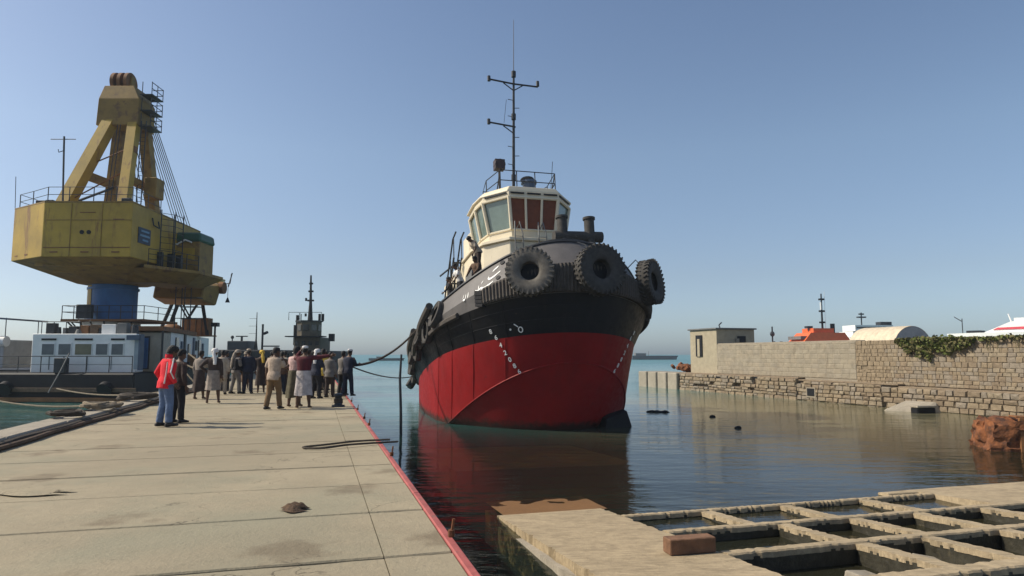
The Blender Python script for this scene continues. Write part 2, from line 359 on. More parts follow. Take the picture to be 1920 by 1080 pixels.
for i in range(len(joints)-1):
    a, b = joints[i], joints[i+1]
    g = .016+rnd.random()*.014
    for x0, x1 in ((-.62, -.09), (-6.12, -.62)):
        dz = rnd.uniform(-.006, .006)
        w = x1-x0-.008
        if x0 < -3: dz2 = rnd.uniform(-.004, .004)
        nseg = 44 if x0 < -3 else 8; rings = []
        for k in range(nseg+1):
            xx = x0+.004+w*k/nseg; ea, eb = (abs(noise.noise(Vector((xx*3.1, q_*1.7, 5))))*.03+(.03*max(0, noise.noise(Vector((xx*1.3, q_*2.3, 9)))-.25)) for q_ in (a, b+.3))
            ya, yb = a+g/2+ea*.6, b-g/2-eb*.6
            rings.append([(xx, ya, DZ-.1), (xx, yb, DZ-.1), (xx, yb, DZ-.012), (xx, yb-.012, DZ), (xx, ya+.012, DZ), (xx, ya, DZ-.012)])
        o = MB().loft(rings).build('slab', CONC, pier)
        o.location.z = dz; o.rotation_euler.x = rnd.uniform(-.0025, .0025)*0
# red steel edge rail, in lengths
t = T0
while t < T1:
    ln = min(6.0, T1-t)
    MB().box((-.045, t+ln/2, DZ-.05), (.075, ln-.012, .125)).build('edge_rail', REDP, pier, bevel=.012)
    t += 6.0
for tt in (1.05, 5.9, 10.6, 12.2, 15.0, 18.5):
    MB().cyl((-.02, tt, DZ+.02), (.0, tt, DZ+.16), .012, n=6).cyl((-.02, tt, DZ+.015), (-.02, tt, DZ+.07), .03, n=8).build('edge_spike', RUST, pier)
# pale kerb along the far side, in lengths
t = T0
while t < T1:
    ln = 3.0
    kx = rnd.uniform(-.02, .02)
    MB().box((-6.52+kx, t+ln/2, DZ+.0), (.62, ln-.03, .3)).build('kerb', CONCPALE, pier, bevel=.03)
    t += ln
# hose and timber bundle lying against the kerb
def pier_w(x, y, z): return pier_pt(y, -x, z)
for nm, lb, off, r_, mt_, sd_, tb in (('hose', 'long dark hose lying along the pale kerb of the pier', -6.14, .06, ROPEDK, 3, 60), ('mooring_rope', 'thick brown rope stretched beside the dark hose along the kerb', -6.03, .045, TIMBER, 5, 34)):
    rr = random.Random(sd_)
    pts = [pier_w(off+rr.uniform(-.05, .05), y, DZ+r_+.004) for y in [T0+2+i*1.1 for i in range(int((tb-T0-2)/1.1))]]
    tag(MB().tube(smoothpath(pts, 3), r_, 7).build(nm, mt_, smooth=True), lb, 'hose' if nm == 'hose' else 'rope')
def coil(name, label, cx, cy, n, rad, r_, mt_, seed, zb=DZ):
    rr = random.Random(seed); pts = []
    for i in range(n*9):
        a = i*2*math.pi/9; q = rad*(.55+.45*rr.random())
        pts.append(pier_w(cx+q*math.cos(a)*.75, cy+q*math.sin(a), zb+r_+.018*(i/9)+rr.uniform(0, .05)))
    return tag(MB().tube(smoothpath(pts, 3), r_, 6).build(name, mt_, smooth=True), label, 'rope')
coil('rope_pile', 'heaped pale rope on the kerb behind the man in the red jacket', -6.45, 15.2, 5, .62, .045, ROPE, 11, DZ+.15)
coil('rope_pile', 'dark tangled rope heap on the kerb beside the crane barge water', -6.5, 12.9, 4, .5, .04, ROPEDK, 12, DZ+.15)
coil('rope_pile', 'long low rope heap on the kerb near the crowd', -6.5, 19.0, 6, .8, .05, ROPEDK, 13, DZ+.15)
# mooring fairlead by the kerb
f = empty('mooring_cleat', pier_w(-6.45, 8.6, DZ+.15)); tag(f, 'small rusty iron cleat leaning on the pale kerb', 'cleat')
MB().box((0, 0, .03), (.4, .22, .05)).build('base_plate', RUST, f); MB().cyl((0, 0, .05), (-.08, .05, .24), .045, .035).build('post', DARKMET, f); MB().cyl((-.28, 0, .27), (.12, .09, .22), .03).build('horn', DARKMET, f)
# things lying on the deck
rr = random.Random(4)
pts = smoothpath([(-2.2, 12.6, DZ+.03), (-2.75, 12.35, DZ+.03), (-3.15, 11.9, DZ+.03), (-3.45, 11.55, DZ+.03), (-3.1, 11.45, DZ+.03), (-2.75, 11.75, DZ+.045), (-2.3, 12.15, DZ+.03), (-2.0, 12.3, DZ+.03)], 6)
tag(MB().tube(pts, .018, 6).build('rope_loop', ROPEDK, smooth=True), 'thin dark rope looped on the concrete beside the red edge', 'rope')
DKRAG = m('soiled_rag', (.075, .045, .025), .95, var=.6, scale=18, bump=.6, bscale=40)
def rag(name, label, c, s, seed, mt_):
    rr = random.Random(seed); rows = []
    for i in range(9):
        row = []
        for j in range(13):
            u, v = i/8-.5, j/12-.5; k = max(0, 1-(2*u)**2*.9-(2*v)**2*.9)
            row.append((c[0]+v*s[0]*(1+.3*math.sin(9*u)), c[1]+u*s[1]*(1+.4*math.sin(7*v+1)), DZ+.012+s[2]*k*(.35+.65*abs(noise.noise(Vector((u*5+seed, v*6, seed)))))*1.6))
        rows.append(row)
    return tag(MB().grid(rows).build(name, mt_, smooth=True, angle=80), label, 'rag')
rag('crumpled_rag', 'small crumpled brown rag lying alone on the bare concrete', (-2.18, 7.08), (.24, .26, .07), 3, DKRAG)
rag('cement_lump', 'low lump of dried cement stuck to the deck near the kerb', (-5.45, 7.95), (.8, .36, .03), 8, CONC)
bpy.data.objects['cement_lump']['category'] = 'cement'

# ------------------------------------------------------------------ slipway frame (local: x across, y along, rising towards the shore)
SLU, SLA = Vector((.9585, .285, 0)), Vector((-.285, .9585, 0))
def slip_w(u, s_, z=0): v = SLU*u+SLA*s_; return Vector((v.x, v.y, z))
def slz(s_): return .05+.06*(11.7-s_)
slip = empty('concrete_slipway', slip_w(5.3, 9.0), (0, 0, math.atan2(.285, .9585))); tag(slip, 'pale concrete slipway frame of crossing beams around water filled pits', 'slipway')
rb = random.Random(21)
def slip_beam(name, u0, u1, s0, s1, th, along, n, jit=.016, mt_=CONCSLIP, dz=0):
    rings = []
    for i in range(n+1):
        f_ = i/n; e0, e1 = (0, 0) if i in (0, n) else ((rb.random() < .22)*rb.uniform(.01, 2.2*jit), -(rb.random() < .22)*rb.uniform(.01, 2.2*jit)); zj = rb.uniform(-jit, jit)*.25
        if along == 'u':
            u = u0+(u1-u0)*f_; c = [(u, s0+e0), (u, s1+e1)]
        else:
            s_ = s0+(s1-s0)*f_; c = [(u0+e0, s_), (u1+e1, s_)]
        (ua, sa), (ub, sb) = c; za, zb_ = slz(sa)+dz+zj, slz(sb)+dz+zj
        rings.append([(ua-5.3, sa-9, za-th), (ub-5.3, sb-9, zb_-th), (ub-5.3, sb-9, zb_-.02), (ub-5.3+(.015 if along != 'u' and 0 else 0), sb-9-(.02 if along == 'u' else 0), zb_), (ua-5.3, sa-9+(.02 if along == 'u' else 0), za), (ua-5.3, sa-9, za-.02)])
    o = MB().loft(rings).build(name, mt_, slip)
    if name in ('long_beam', 'cross_beam'):
        i_ = .012
        if along == 'u': c = [(u0+.001, s0+i_), (u1-.001, s0+i_), (u1-.001, s1-i_), (u0+.001, s1-i_)]
        else: c = [(u0+i_, s0+.02), (u1-i_, s0+.02), (u1-i_, s1-.02), (u0+i_, s1-.02)]
        MB().loft([[(u-5.3, q-9, -.45) for u, q in c], [(u-5.3, q-9, slz(q)+dz-th+.03) for u, q in c]]).build('beam_web', SLIME, slip)
    return o
slip_beam('left_slab', 3.30, 5.30, 3.0, 12.02, 1.1, 's', 140, .022)
slip_beam('slab_edge_crust', 3.2, 3.297, 4.0, 11.6, .9, 's', 20, .03, CONCPALE, -.12)
rows = []
for i in range(15):
    s_ = 12.03+1.3*i/14; rows.append([(u-5.3, s_-9, (.016 if i == 0 else .018-.024*i/14)+(0 if i == 0 else .007*noise.noise(Vector((u*3, s_*3, 2))))) for u in [3.42+2.0*j/20 for j in range(21)]])
MB().grid(rows).build('awash_slab', CONCWET, slip, smooth=True)
slip_beam('awash_slab_body', 3.42, 5.42, 12.03, 13.33, .6, 's', 8, .0, CONCWET, -.12)
slip_beam('right_slab', 12.05, 17.5, 9.75, 11.75, .7, 'u', 10, .02)
slip_beam('right_slab_lip', 11.3, 12.04, 11.42, 11.7, .5, 'u', 4, .015)
for s0, wd, u1, dz in ((11.04, .17, 12.04, .012), (9.54, .21, 17, .014), (8.0, .23, 16, .01), (6.3, .32, 15, .012)): slip_beam('long_beam', 5.302, u1, s0, s0+wd, .09, 'u', 150, .02, CONCSLIP, dz)
for s0, s1, us in ((9.752, 11.036, (6.78, 8.42, 10.2)), (8.232, 9.536, (7.22, 8.6, 9.92, 11.4, 12.9)), (6.622, 7.996, (7.3, 8.44, 9.9, 11.3))):
    for u in us: slip_beam('cross_beam', u, u+.23, s0, s1, .08, 's', 26, .018, CONCSLIP, -.004)
for u, s_, sz, rz in ((7.05, 7.2, (.5, .9), 20), (8.2, 7.4, (.4, 1.0), -15)):
    MB().box((u-5.3, s_-9, -.06), (sz[0], sz[1], .16), (R(6), R(10), R(rz))).build('fallen_slab', CONCPALE, slip, bevel=.02)
tb_ = MB().box((0, 0, .1), (.66, .22, .2)).build('timber_block', WOOD, None, bevel=.012); tb_.location = slip_w(4.92, 8.32, slz(8.32)+.004); tb_.rotation_euler = (0, 0, R(14))
tag(tb_, 'rough brown timber block lying on the slipway slab edge', 'timber')
# lower, drowned steps of the slip
sl2 = MB().loft([[(-1.39, 17.5, -.6), (3.4, 18.75, -.6), (2.0, 24.5, -.9), (-3.2, 23.5, -.9)], [(-1.39, 17.5, -.05), (3.4, 18.75, -.05), (2.0, 24.5, -.3), (-3.2, 23.5, -.3)]]).build('drowned_slab', CONCWET)
tag(sl2, 'brown concrete slab lying under the water before the tug bow', 'slab')

# ------------------------------------------------------------------ the tug (local: x forward, y port, z up)
TUG = empty('tugboat', (1.44, 28.8, 0), (0, R(-7), math.atan2(-.962, .272)))
tag(TUG, 'red and black tugboat hauled out bow first with three big tyres on its bow', 'tugboat')
XS, XT = -1.2, -19.0
#            z bow, z side, z stern, x front, half beam, stern beam, exponent
SHO = dict(keel=-4.2, low=-4.4, chine=-3.7, mid=-2.9, boot=-2.0)
LEV = dict(keel=(-1.7, -1.7, -2.2, 1.2, 2.2, 1.8, 1.), low=(.2, -1.1, -1.7, 2.55, 3.5, 2.5, 1.2), chine=(2.15, -.55, -1.2, 3.5, 4.08, 2.2, 1.2), mid=(2.65, 1.4, .9, 3.75, 4.16, 2.25, 1.25),
           boot=(3.2, 2.95, 2.8, 4.0, 4.22, 2.3, 1.3), deck=(4.6, 3.85, 3.25, 4.5, 4.6, 2.5, 1.3),
           fend=(5.68, 4.25, 3.6, 4.62, 4.68, 2.5, 2.2), bul=(6.75, 4.9, 4.35, 3.75, 4.5, 2.4, 2.2))
def outline(k, ph=None, x=None, side=-1):
    """a point on level k: ph = angle from the bow in degrees (0..90), or x aft of the shoulder"""
    zb, zs, zt, xf, hb, hs, ex = LEV[k]; XS = SHO.get(k, -1.2)
    if ph is not None:
        a = R(ph); c = max(math.cos(a), 0)
        return Vector((XS+(xf-XS)*c, side*hb*math.sin(a)**.96 if a > 0 else 0, zs+(zb-zs)*c**ex))
    f_ = (XS-x)/(XS-XT)
    return Vector((x, side*(hb+(hs-hb)*f_*f_), zs+(zt-zs)*f_))
PH = [i*90/26 for i in range(27)]
XA = [XS-(XS-XT)*i/16 for i in range(1, 17)]
def level_loop(k):
    XK = SHO.get(k, -1.2)
    st = [outline(k, ph=p) for p in PH]+[outline(k, x=XK-(XK-XT)*i/16) for i in range(1, 17)]
    pt = [Vector((v.x, -v.y, v.z)) for v in st]
    e = st[-1]; tr = [Vector((e.x-.9*math.cos(R(a)), e.y*math.sin(R(a)) if 0 else e.y*math.cos(math.pi*(i+1)/8), e.z)) for i, a in enumerate([60, 30, 10, 0, 10, 30, 60])]
    return pt[::-1][:-1]+st, tr
def strip(name, keys, mt_, sub=3, parent=TUG, off=0):
    rows = []
    for a, b in zip(keys[:-1], keys[1:]):
        (la, ta), (lb, tb) = level_loop(a), level_loop(b)
        la, lb = la+ta+[la[0]], lb+tb+[lb[0]]
        for i in range(sub+(b == keys[-1])): rows.append([p.lerp(q, i/sub) for p, q in zip(la, lb)])
    return MB().grid(rows).build(name, mt_, parent, smooth=True, angle=50)
hb_ = strip('hull_bottom', ['keel', 'low', 'chine'], REDHULL); hb_['label'] = 'dark red bottom plating under the chine'
strip('hull_boot_top', ['chine', 'mid', 'boot'], REDHULL)
strip('hull_side', ['boot', 'deck'], BLACKHULL)
strip('bulwark_base', ['deck', 'fend'], GREYBUL)
bw = strip('bulwark', ['fend', 'bul'], GREYBUL)
lo, tr = level_loop('bul'); MB().tube(lo+tr+[lo[0]], .07, 6).build('bulwark_cap', DARKMET, TUG, smooth=True)
lo, tr = level_loop('chine'); MB().tube(lo, .035, 6).build('chine_bead', REDHULL, TUG, smooth=True)
lo, tr = level_loop('fend'); MB().add([v-Vector((.15 if v.x > 0 else 0, v.y*.04, .45)) for v in lo+tr], [tuple(range(len(lo+tr)))]).build('main_deck', DECKGREY, TUG)
# ribbed rubber fender wrapped round the bow: one vertical rubber cell after another
def fpt(ph, lev, out, side):
    a, b = outline('deck', ph=ph, side=side), outline('fend', ph=ph, side=side); q = a.lerp(b, lev)
    nrm = Vector((math.cos(R(ph)), side*math.sin(R(ph)), 0)); return q+nrm*out
cell = 0
ph = -62.0
while ph < 42:
    side = -1 if ph >= 0 else 1
    d_ = 1.55
    def P(pp, lv, ou): return fpt(abs(pp), lv, ou, -1 if pp >= 0 else 1)
    rings = []
    for lv in (0.02, .12, .5, .88, .99):
        bul_ = .22 if .1 < lv < .9 else .17
        rings.append([P(ph+.04, lv, .0), P(ph+d_-.04, lv, .0), P(ph+d_-.04, lv, bul_-.035), P(ph+d_*.5, lv, bul_), P(ph+.04, lv, bul_-.035)])
    MB().loft(rings).build('fender_cell', FENDER, TUG)
    ph += d_
# stacked flat rubber pads ending the fender on the lit side
for i in range(4):
    q0 = fpt(43.6, .12+.24*i, .06, -1); q1 = fpt(47.2, .12+.24*i, .06, -1)
    MB().box((q0+q1)/2, (.34, .22, .17), (0, R(-8), math.atan2(q1.y-q0.y, q1.x-q0.x))).build('fender_pad', BLACK, TUG)
# big tractor tyres
def tyre(parent, c, nrm, Rr=.86, wd=.52, hole=.37, lugs=32, up=Vector((0, 0, 1)), name='tyre', mt_=RUBBER):
    nrm = nrm.normalized(); u = (up-nrm*up.dot(nrm)).normalized(); v = nrm.cross(u); c = Vector(c)
    prof = [(hole, -.28), (hole+.05, -.36), (hole+.14, -.45), (Rr*.80, -.5), (Rr*.93, -.42), (Rr*.955, 0), (Rr*.93, .42), (Rr*.80, .5), (hole+.14, .45), (hole+.05, .36), (hole, .28), (hole+.09, 0)]
    n = 36; rings = []
    for i in range(n+1):
        a = 2*math.pi*i/n
        rings.append([c+(u*math.cos(a)+v*math.sin(a))*r_+nrm*h*wd for r_, h in prof])
    t_ = MB().loft(rings, caps=False).build(name, mt_, parent, smooth=True, angle=60)
    if lugs:
        lg = MB()
        for i in range(lugs):
            for s in (-1, 1):
                a = 2*math.pi*(i+(.5 if s > 0 else 0))/lugs; e = u*math.cos(a)+v*math.sin(a); tg = -u*math.sin(a)+v*math.cos(a)
                q = Matrix((tg, nrm, e)).transposed() @ Matrix.Rotation(s*R(28), 3, 'Z')
                lg.box(c+e*(Rr*.95)+nrm*s*wd*.27, (.06, wd*.5, .05), q, .7)
                lg.box(c+e*(Rr*.89)+nrm*s*wd*.47, (.06, .05, .17), Matrix((tg, nrm, e)).transposed(), .9)
        lg.build('tread', mt_, t_ )
    return t_
def bow_n(ph, side): return Vector((math.cos(R(ph)), side*math.sin(R(ph)), .02))
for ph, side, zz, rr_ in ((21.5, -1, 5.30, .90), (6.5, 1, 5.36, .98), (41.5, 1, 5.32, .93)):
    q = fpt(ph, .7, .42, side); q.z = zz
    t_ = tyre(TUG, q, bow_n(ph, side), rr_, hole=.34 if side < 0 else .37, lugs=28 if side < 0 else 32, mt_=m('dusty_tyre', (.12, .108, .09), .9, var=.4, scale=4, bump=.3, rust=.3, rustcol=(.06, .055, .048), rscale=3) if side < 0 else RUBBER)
    MB().cyl(q-bow_n(ph, side)*.24, q-bow_n(ph, side)*.20, rr_*.6, n=24).build('hole_shade_disc', BLACK, t_)  # black disc added to paint the deep shade inside the tyre hole
    for s in (-.3, .3):
        MB().tube([q+Vector((-.1, s, rr_*.75)), q+Vector((-.5, s*1.1, rr_+.1)), outline('bul', ph=ph, side=side)+Vector((-.05, s, .05))], .022, 5).build('tyre_chain', DARKMET, TUG)
# side tyres and flat fenders hanging over the rail
for i, (x, dz, r_, tl) in enumerate(((.1, -.5, .60, 26), (-1.4, -.85, .56, -8), (-3.3, -.5, .70, 18), (-5.0, -1.05, .58, -14), (-8.0, -.7, .70, 12), (-11.4, -.9, .60, -6), (-13.2, -.6, .66, 14), (-16.4, -.8, .6, 0))):
    q = outline('bul', x=x) if x < XS else outline('bul', ph=math.degrees(math.acos((x-XS)/(LEV['bul'][3]-XS))))
    ny = Vector((.12 if x > -2 else 0, -1, .10+tl*.01)); tyre(TUG, q+Vector((0, -.22, dz)), ny, r_, .3, .33, 0)
for x in (-17.2, -18.2):
    q = outline('deck', x=x); MB().box(q+Vector((0, -.3, .1)), (.9, .35, 1.1), (R(-32), 0, 0)).build('stern_fender', RUBBER, TUG, bevel=.05)
for x0, x1, dz in ((-.2, -3.4, -.25), (-2.2, -5.6, -.75), (-6.2, -10.5, -.2)):
    a, b = (outline('bul', x=min(x, XS))+Vector((x-min(x, XS), -.3, 0)) for x in (x0, x1)); a.z += dz+.25; b.z += dz-.4
    MB().tube(smoothpath([a, a.lerp(b, .5)+Vector((0, -.12, -.1)), b], 5), .16, 8).build('hanging_fender', FENDER, TUG, smooth=True)
# rubbing strake
st = [outline('deck', ph=p) for p in PH if p > 56]+[outline('deck', x=x) for x in XA]
MB().tube([v+Vector((0, -.06, 0)) for v in st], .12, 6).build('rubbing_strake', FENDER, TUG, smooth=True)
MB().tube([Vector((v.x, -v.y+.06, v.z)) for v in st], .12, 6).build('rubbing_strake', FENDER, TUG, smooth=True)

for ph in (34, 52, 68, 84):
    for a, b in (('chine', 'boot'), ('boot', 'deck')):
        p0, p1 = outline(a, ph=ph), outline(b, ph=ph+1); MB().tube([p0, p0.lerp(p1, .33), p0.lerp(p1, .66), p1], .014, 5).build('weld_seam', REDHULL if a == 'chine' else BLACKHULL, TUG)
for f_ in (.38, .72):
    lo = [outline('boot', ph=p).lerp(outline('deck', ph=p), f_) for p in PH]+[outline('boot', x=-1.9-17.1*i/16).lerp(outline('deck', x=-1.2-17.8*i/16), f_) for i in range(1, 17)]
    MB().tube(lo, .012, 4).build('weld_seam', BLACKHULL, TUG)
# lettering: helpers on the hull surface
def hull_pt(ph, lev, side=-1):
    ks = ['chine', 'boot', 'deck']
    i = min(int(lev), 1); return outline(ks[i], ph=ph, side=side).lerp(outline(ks[i+1], ph=ph, side=side), lev-i)
def bul_pt(ph, lev, side=-1): return outline('fend', ph=ph, side=side).lerp(outline('bul', ph=ph, side=side), lev)
def surf_frame(fn, ph, lev, side):
    p = fn(ph, lev, side); tx = (fn(ph-1.5, lev, side)-fn(ph+1.5, lev, side)).normalized()
    if side > 0: tx = -tx
    ty = (fn(ph, lev+.04, side)-fn(ph, lev-.04, side)).normalized(); ty = (ty-tx*ty.dot(tx)).normalized(); nz = tx.cross(ty); return p, tx, ty, nz
def glyph(ch, size, fn, ph, lev, side, name, parent=TUG):
    cu = bpy.data.curves.new('g', 'FONT'); cu.body = ch; cu.size = size; cu.align_x = 'CENTER'; cu.align_y = 'CENTER'; cu.extrude = .006; cu.offset = .004
    o = bpy.data.objects.new('g', cu); COL.objects.link(o); bpy.context.view_layer.update()
    me = bpy.data.meshes.new_from_object(o.evaluated_get(bpy.context.evaluated_depsgraph_get())); bpy.data.objects.remove(o)
    p, tx, ty, nz = surf_frame(fn, ph, lev, side)
    mtx = Matrix((tx, ty, nz)).transposed().to_4x4(); mtx.translation = p+nz*.02
    me.transform(mtx); me.materials.clear(); me.materials.append(WHITEMARK); link(bpy.data.objects.new(name, me), parent)
marks = '8642086'
for side in (-1, 1):
    for i, ch in enumerate(marks):
        f_ = i/6; glyph(ch, .25, hull_pt, 42-15*f_, 1.24-1.17*f_, side, 'draft_mark')
# thruster symbol: dot and ring
p, tx, ty, nz = surf_frame(hull_pt, 27, 1.16, -1)
MB().tube([p+nz*.02+tx*.08*math.cos(a)+ty*.1*math.sin(a) for a in [i*math.pi/8 for i in range(17)]], .02, 5).build('thruster_mark', WHITEMARK, TUG)
MB().tube([p+nz*.02+tx*a_+ty*b_ for a_, b_ in ((-.22, .24), (-.08, .12))], .02, 5).build('thruster_mark', WHITEMARK, TUG)
p, tx, ty, nz = surf_frame(hull_pt, 32, 1.2, -1); MB().cyl(p, p+nz*.02, .04, n=12).build('thruster_mark', WHITEMARK, TUG)
# painted name on the bulwark: brushed white strokes
def brush(pts, w_=.05):
    P = smoothpath([(a, b, 0) for a, b in pts], 6); up, dn = [], []
    for i, q in enumerate(P):
        p_, tx, ty, nz = surf_frame(bul_pt, q.x, q.y, -1); k_ = w_*(.55+.45*math.sin(math.pi*i/(len(P)-1)))
        up.append(p_+nz*.015+ty*k_+tx*k_*.4); dn.append(p_+nz*.015-ty*k_-tx*k_*.4)
    MB().grid([dn, up]).build('name_stroke', WHITEMARK, TUG)
for s in ([(35, .74), (36.5, .70), (38.2, .64)], [(34.5, .46), (36, .42), (38, .36), (40, .34), (40.8, .44), (40.2, .5)], [(38.6, .14), (41, .08), (43.5, .05), (45, .12), (46.8, .08), (48, .16)],
          [(43.5, .42), (44.4, .36)], [(46, .3), (46.2, .1)], [(52, .28), (52.3, .02)], [(53.4, .28), (53.9, .02), (55.2, .04)], [(54.8, .3), (55.2, .12)]): brush(s)
# hawse and scuttle openings
for ph, lv in ((33, .82), (36, .2)):
    p, tx, ty, nz = surf_frame(bul_pt, ph, lv, -1); MB().cyl(p-nz*.02, p+nz*.03, .1, n=10).build('scuttle', BLACK, TUG)
# foredeck H-bitt
b_ = MB().cyl((.95, .35, 7.8), (.95, 2.55, 7.86), .24, n=16)
b_.build('bitt_bar', RUBBER, TUG, smooth=True)
for y in (.75, 2.0):
    MB().cyl((.95, y, 4.6), (.95, y, 8.62), .22, n=16).build('bitt_post', RUBBER, TUG, smooth=True)
    MB().cyl((.95, y, 8.62), (.95, y, 8.72), .27, n=16).build('bitt_cap', RUBBER, TUG, smooth=True)
MB().box((.6, 1.4, 6.9), (1.4, 3.4, .5)).build('winch_housing', GREYMET, TUG, bevel=.05)
MB().cyl((.5, -1.3, 6.3), (.5, .6, 6.3), .5, n=18).build('winch_drum', GREYMET, TUG, smooth=True)
# raised foredeck edge
pts = [(2.75, 2.3, 6.3), (3.0, 1.2, 6.85), (3.05, .2, 7.0), (2.95, -.9, 6.85), (2.5, -1.9, 6.45)]
MB().grid([[(x-.1, y, z-1.4) for x, y, z in pts], pts, [(x-1.2, y*.95, z+.25) for x, y, z in pts]]).build('foredeck_coaming', GREYBUL, TUG, smooth=True)
MB().tube(smoothpath([(x, y, z+.04) for x, y, z in pts], 5), .035, 5).build('foredeck_rail', DARKMET, TUG)
MB().tube(smoothpath([(3.2, -1.2, 6.5), (3.3, -.6, 6.9), (3.2, -.2, 6.6), (3.1, .4, 6.75), (2.9, 1.2, 7.0)], 5), .04, 5).build('bow_line', ROPEDK, TUG)
# deckhouse
house = [(-.75, 1.3), (-1.9, 2.35), (-3, 2.65), (-10.5, 2.65), (-10.5, -2.3), (-3, -2.3), (-1.9, -2.05), (-.75, -1.1)]
MB().prism(house, 3.6, 8.05).build('deckhouse', CREAM, TUG, bevel=.03)
ledge = [(x*1.0+.12, y*1.04) for x, y in house[:2]]+[(-3, 2.85), (-5.2, 2.85), (-5.2, -2.4), (-3, -2.4)]+[(x+.12, y*1.04) for x, y in house[-2:]]
MB().prism(ledge, 8.052, 8.2).build('wheelhouse_ledge', CREAM, TUG, bevel=.02)
# wheelhouse: walls lean out towards the top
wl = [(-1.25, 1.1), (-2.2, 1.95), (-3.2, 2.1), (-4.7, 2.05), (-5.0, 1.5), (-5.0, -1.5), (-4.7, -2.05), (-3.2, -2.1), (-2.2, -1.95), (-1.25, -1.1)]
wt = [(-1.0, 1.27), (-2.15, 2.3), (-3.2, 2.42), (-4.75, 2.35), (-5.1, 1.6), (-5.1, -1.6), (-4.75, -2.35), (-3.2, -2.42), (-2.15, -2.3), (-1.0, -1.27)]
wl = [(x, y*.94+.18) for x, y in wl]; wt = [(x, y*.94+.18) for x, y in wt]
def ring(poly, z): return [Vector((x, y, z)) for x, y in poly]
def ringl(f_, z): return [Vector((a[0]+(b[0]-a[0])*f_, a[1]+(b[1]-a[1])*f_, z)) for a, b in zip(wl, wt)]
zb0, zw0, zw1, zt0 = 8.2, 8.72, 10.2, 10.45
MB().loft([ringl(0, zb0), ringl(.1, zw0-.02)]).build('wheelhouse_apron', CREAM, TUG)
MB().loft([ringl(.95, zw1+.02), ringl(1, zt0)]).build('wheelhouse_header', CREAM, TUG)
MB().loft([[v*1.0+Vector((.5, 0, 0))-Vector((.5, 0, 0)) for v in [Vector((q.x*.93-.2, q.y*.93, q.z)) for q in ringl(.1, zw0-.1)]], [Vector((q.x*.93-.2, q.y*.93, q.z)) for q in ringl(.95, zw1+.1)]]).build('wheelhouse_core', DARKMET, TUG)
lo_, hi_ = ringl(.1, zw0), ringl(.95, zw1)
n_ = len(lo_)
def pane(a, b, c, d, mt_, fr=.075):
    """frame bars round a quad a(bl) b(br) c(tr) d(tl), with a pane set back"""
    pts_ = [Vector(v) for v in (a, b, c, d)]; ctr = sum(pts_, Vector())/4
    nrm = (pts_[1]-pts_[0]).cross(pts_[3]-pts_[0]).normalized()
    inn = [p_+(ctr-p_)*.0 for p_ in pts_]
    back = nrm*.05*(-1 if nrm.dot(ctr-Vector((-3, 0, ctr.z))) > 0 else 1)
    w_ = MB().add([p_+back for p_ in inn], [(0, 1, 2, 3)]).build('window', mt_, TUG)
    return w_
def bar(a, b, r_, mt_=CREAM, name='window_post'): return MB().cyl(a, b, r_, n=8).build(name, mt_, TUG)
for i in range(n_):
    j = (i+1) % n_
    bar(lo_[i], hi_[i], .085)
    MB().tube([lo_[i], lo_[j]], .06, 6).build('window_sill', CREAM, TUG); MB().tube([hi_[i], hi_[j]], .07, 6).build('window_head', CREAM, TUG)
    if i == n_-1:     # front, three panes with brown blinds
        for k in range(3):
            a, b = lo_[i].lerp(lo_[j], k/3), lo_[i].lerp(lo_[j], (k+1)/3); c, d = hi_[i].lerp(hi_[j], (k+1)/3), hi_[i].lerp(hi_[j], k/3)
            pane(a, b, c, d, BROWNBLIND)['label'] = 'front window with a lowered brown blind'
            if k: bar(a, d, .06)
    elif i in (3, 4, 5): pane(lo_[i], lo_[j], hi_[j], hi_[i], CREAM)
    else: pane(lo_[i], lo_[j], hi_[j], hi_[i], GLASSGR)
# eyebrow slots above the windows and the roof
MB().loft([[Vector((q.x*1.03, q.y*1.05, zt0+.002)) for q in ring(wt, 0)], [Vector((q.x*1.03, q.y*1.05, zt0+.08)) for q in ring(wt, 0)], [Vector((q.x*.98-.12, q.y*.93, zt0+.3)) for q in ring(wt, 0)]]).build('wheelhouse_roof', CREAM, TUG, bevel=.02)
hi2 = ringl(1.02, zt0-.06)
for i in (9, 0, 8):
    j = (i+1) % n_; ks = 3 if i == 9 else 1
    for k in range(ks):
        a, b = hi2[i].lerp(hi2[j], (k+.1)/ks), hi2[i].lerp(hi2[j], (k+.9)/ks)
        MB().cyl(a+Vector((.03, 0, 0)), b+Vector((.03, 0, 0)), .045, n=6).build('eyebrow_slot', DARKMET, TUG)
zr = zt0+.3
add_railing(TUG, [(-1.7, -1.2, zr), (-1.7, -.4, zr), (-1.7, .5, zr), (-1.7, 1.5, zr), (-3.4, 1.7, zr), (-4.7, 1.4, zr), (-4.7, -1.3, zr), (-3.2, -1.5, zr), (-1.7, -1.2, zr)], 1.0, DARKMET, 2, .028)
for y in (-1.2, 1.5): MB().cyl((-1.7, y, zr+.95), (-2.5, y*1.0, zr), .03, n=6).build('rail_stay', DARKMET, TUG)
MB().cyl((-3.6, .8, zr), (-3.6, .8, zr+1.15), .32, n=18).cyl((-3.6, .8, zr+1.15), (-3.6, .8, zr+1.28), .4, n=18).build('funnel', BLUEMET, TUG, smooth=True)
MB().sphere((-3.6, .72, zr+1.36), (.4, .35, .14)).build('folded_cover', DARKMET, TUG, smooth=True)
MB().cyl((-3.1, -.85, zr), (-3.1, -.85, zr+1.55), .06, n=8).build('searchlight_post', DARKMET, TUG)
MB().cyl((-3.25, -.85, zr+1.8), (-2.85, -.85, zr+1.8), .27, n=16).box((-3.1, -.85, zr+1.82), (.42, .5, .5)).build('searchlight', m('dark_brown_metal', (.05, .03, .025), .5), TUG, bevel=.01)
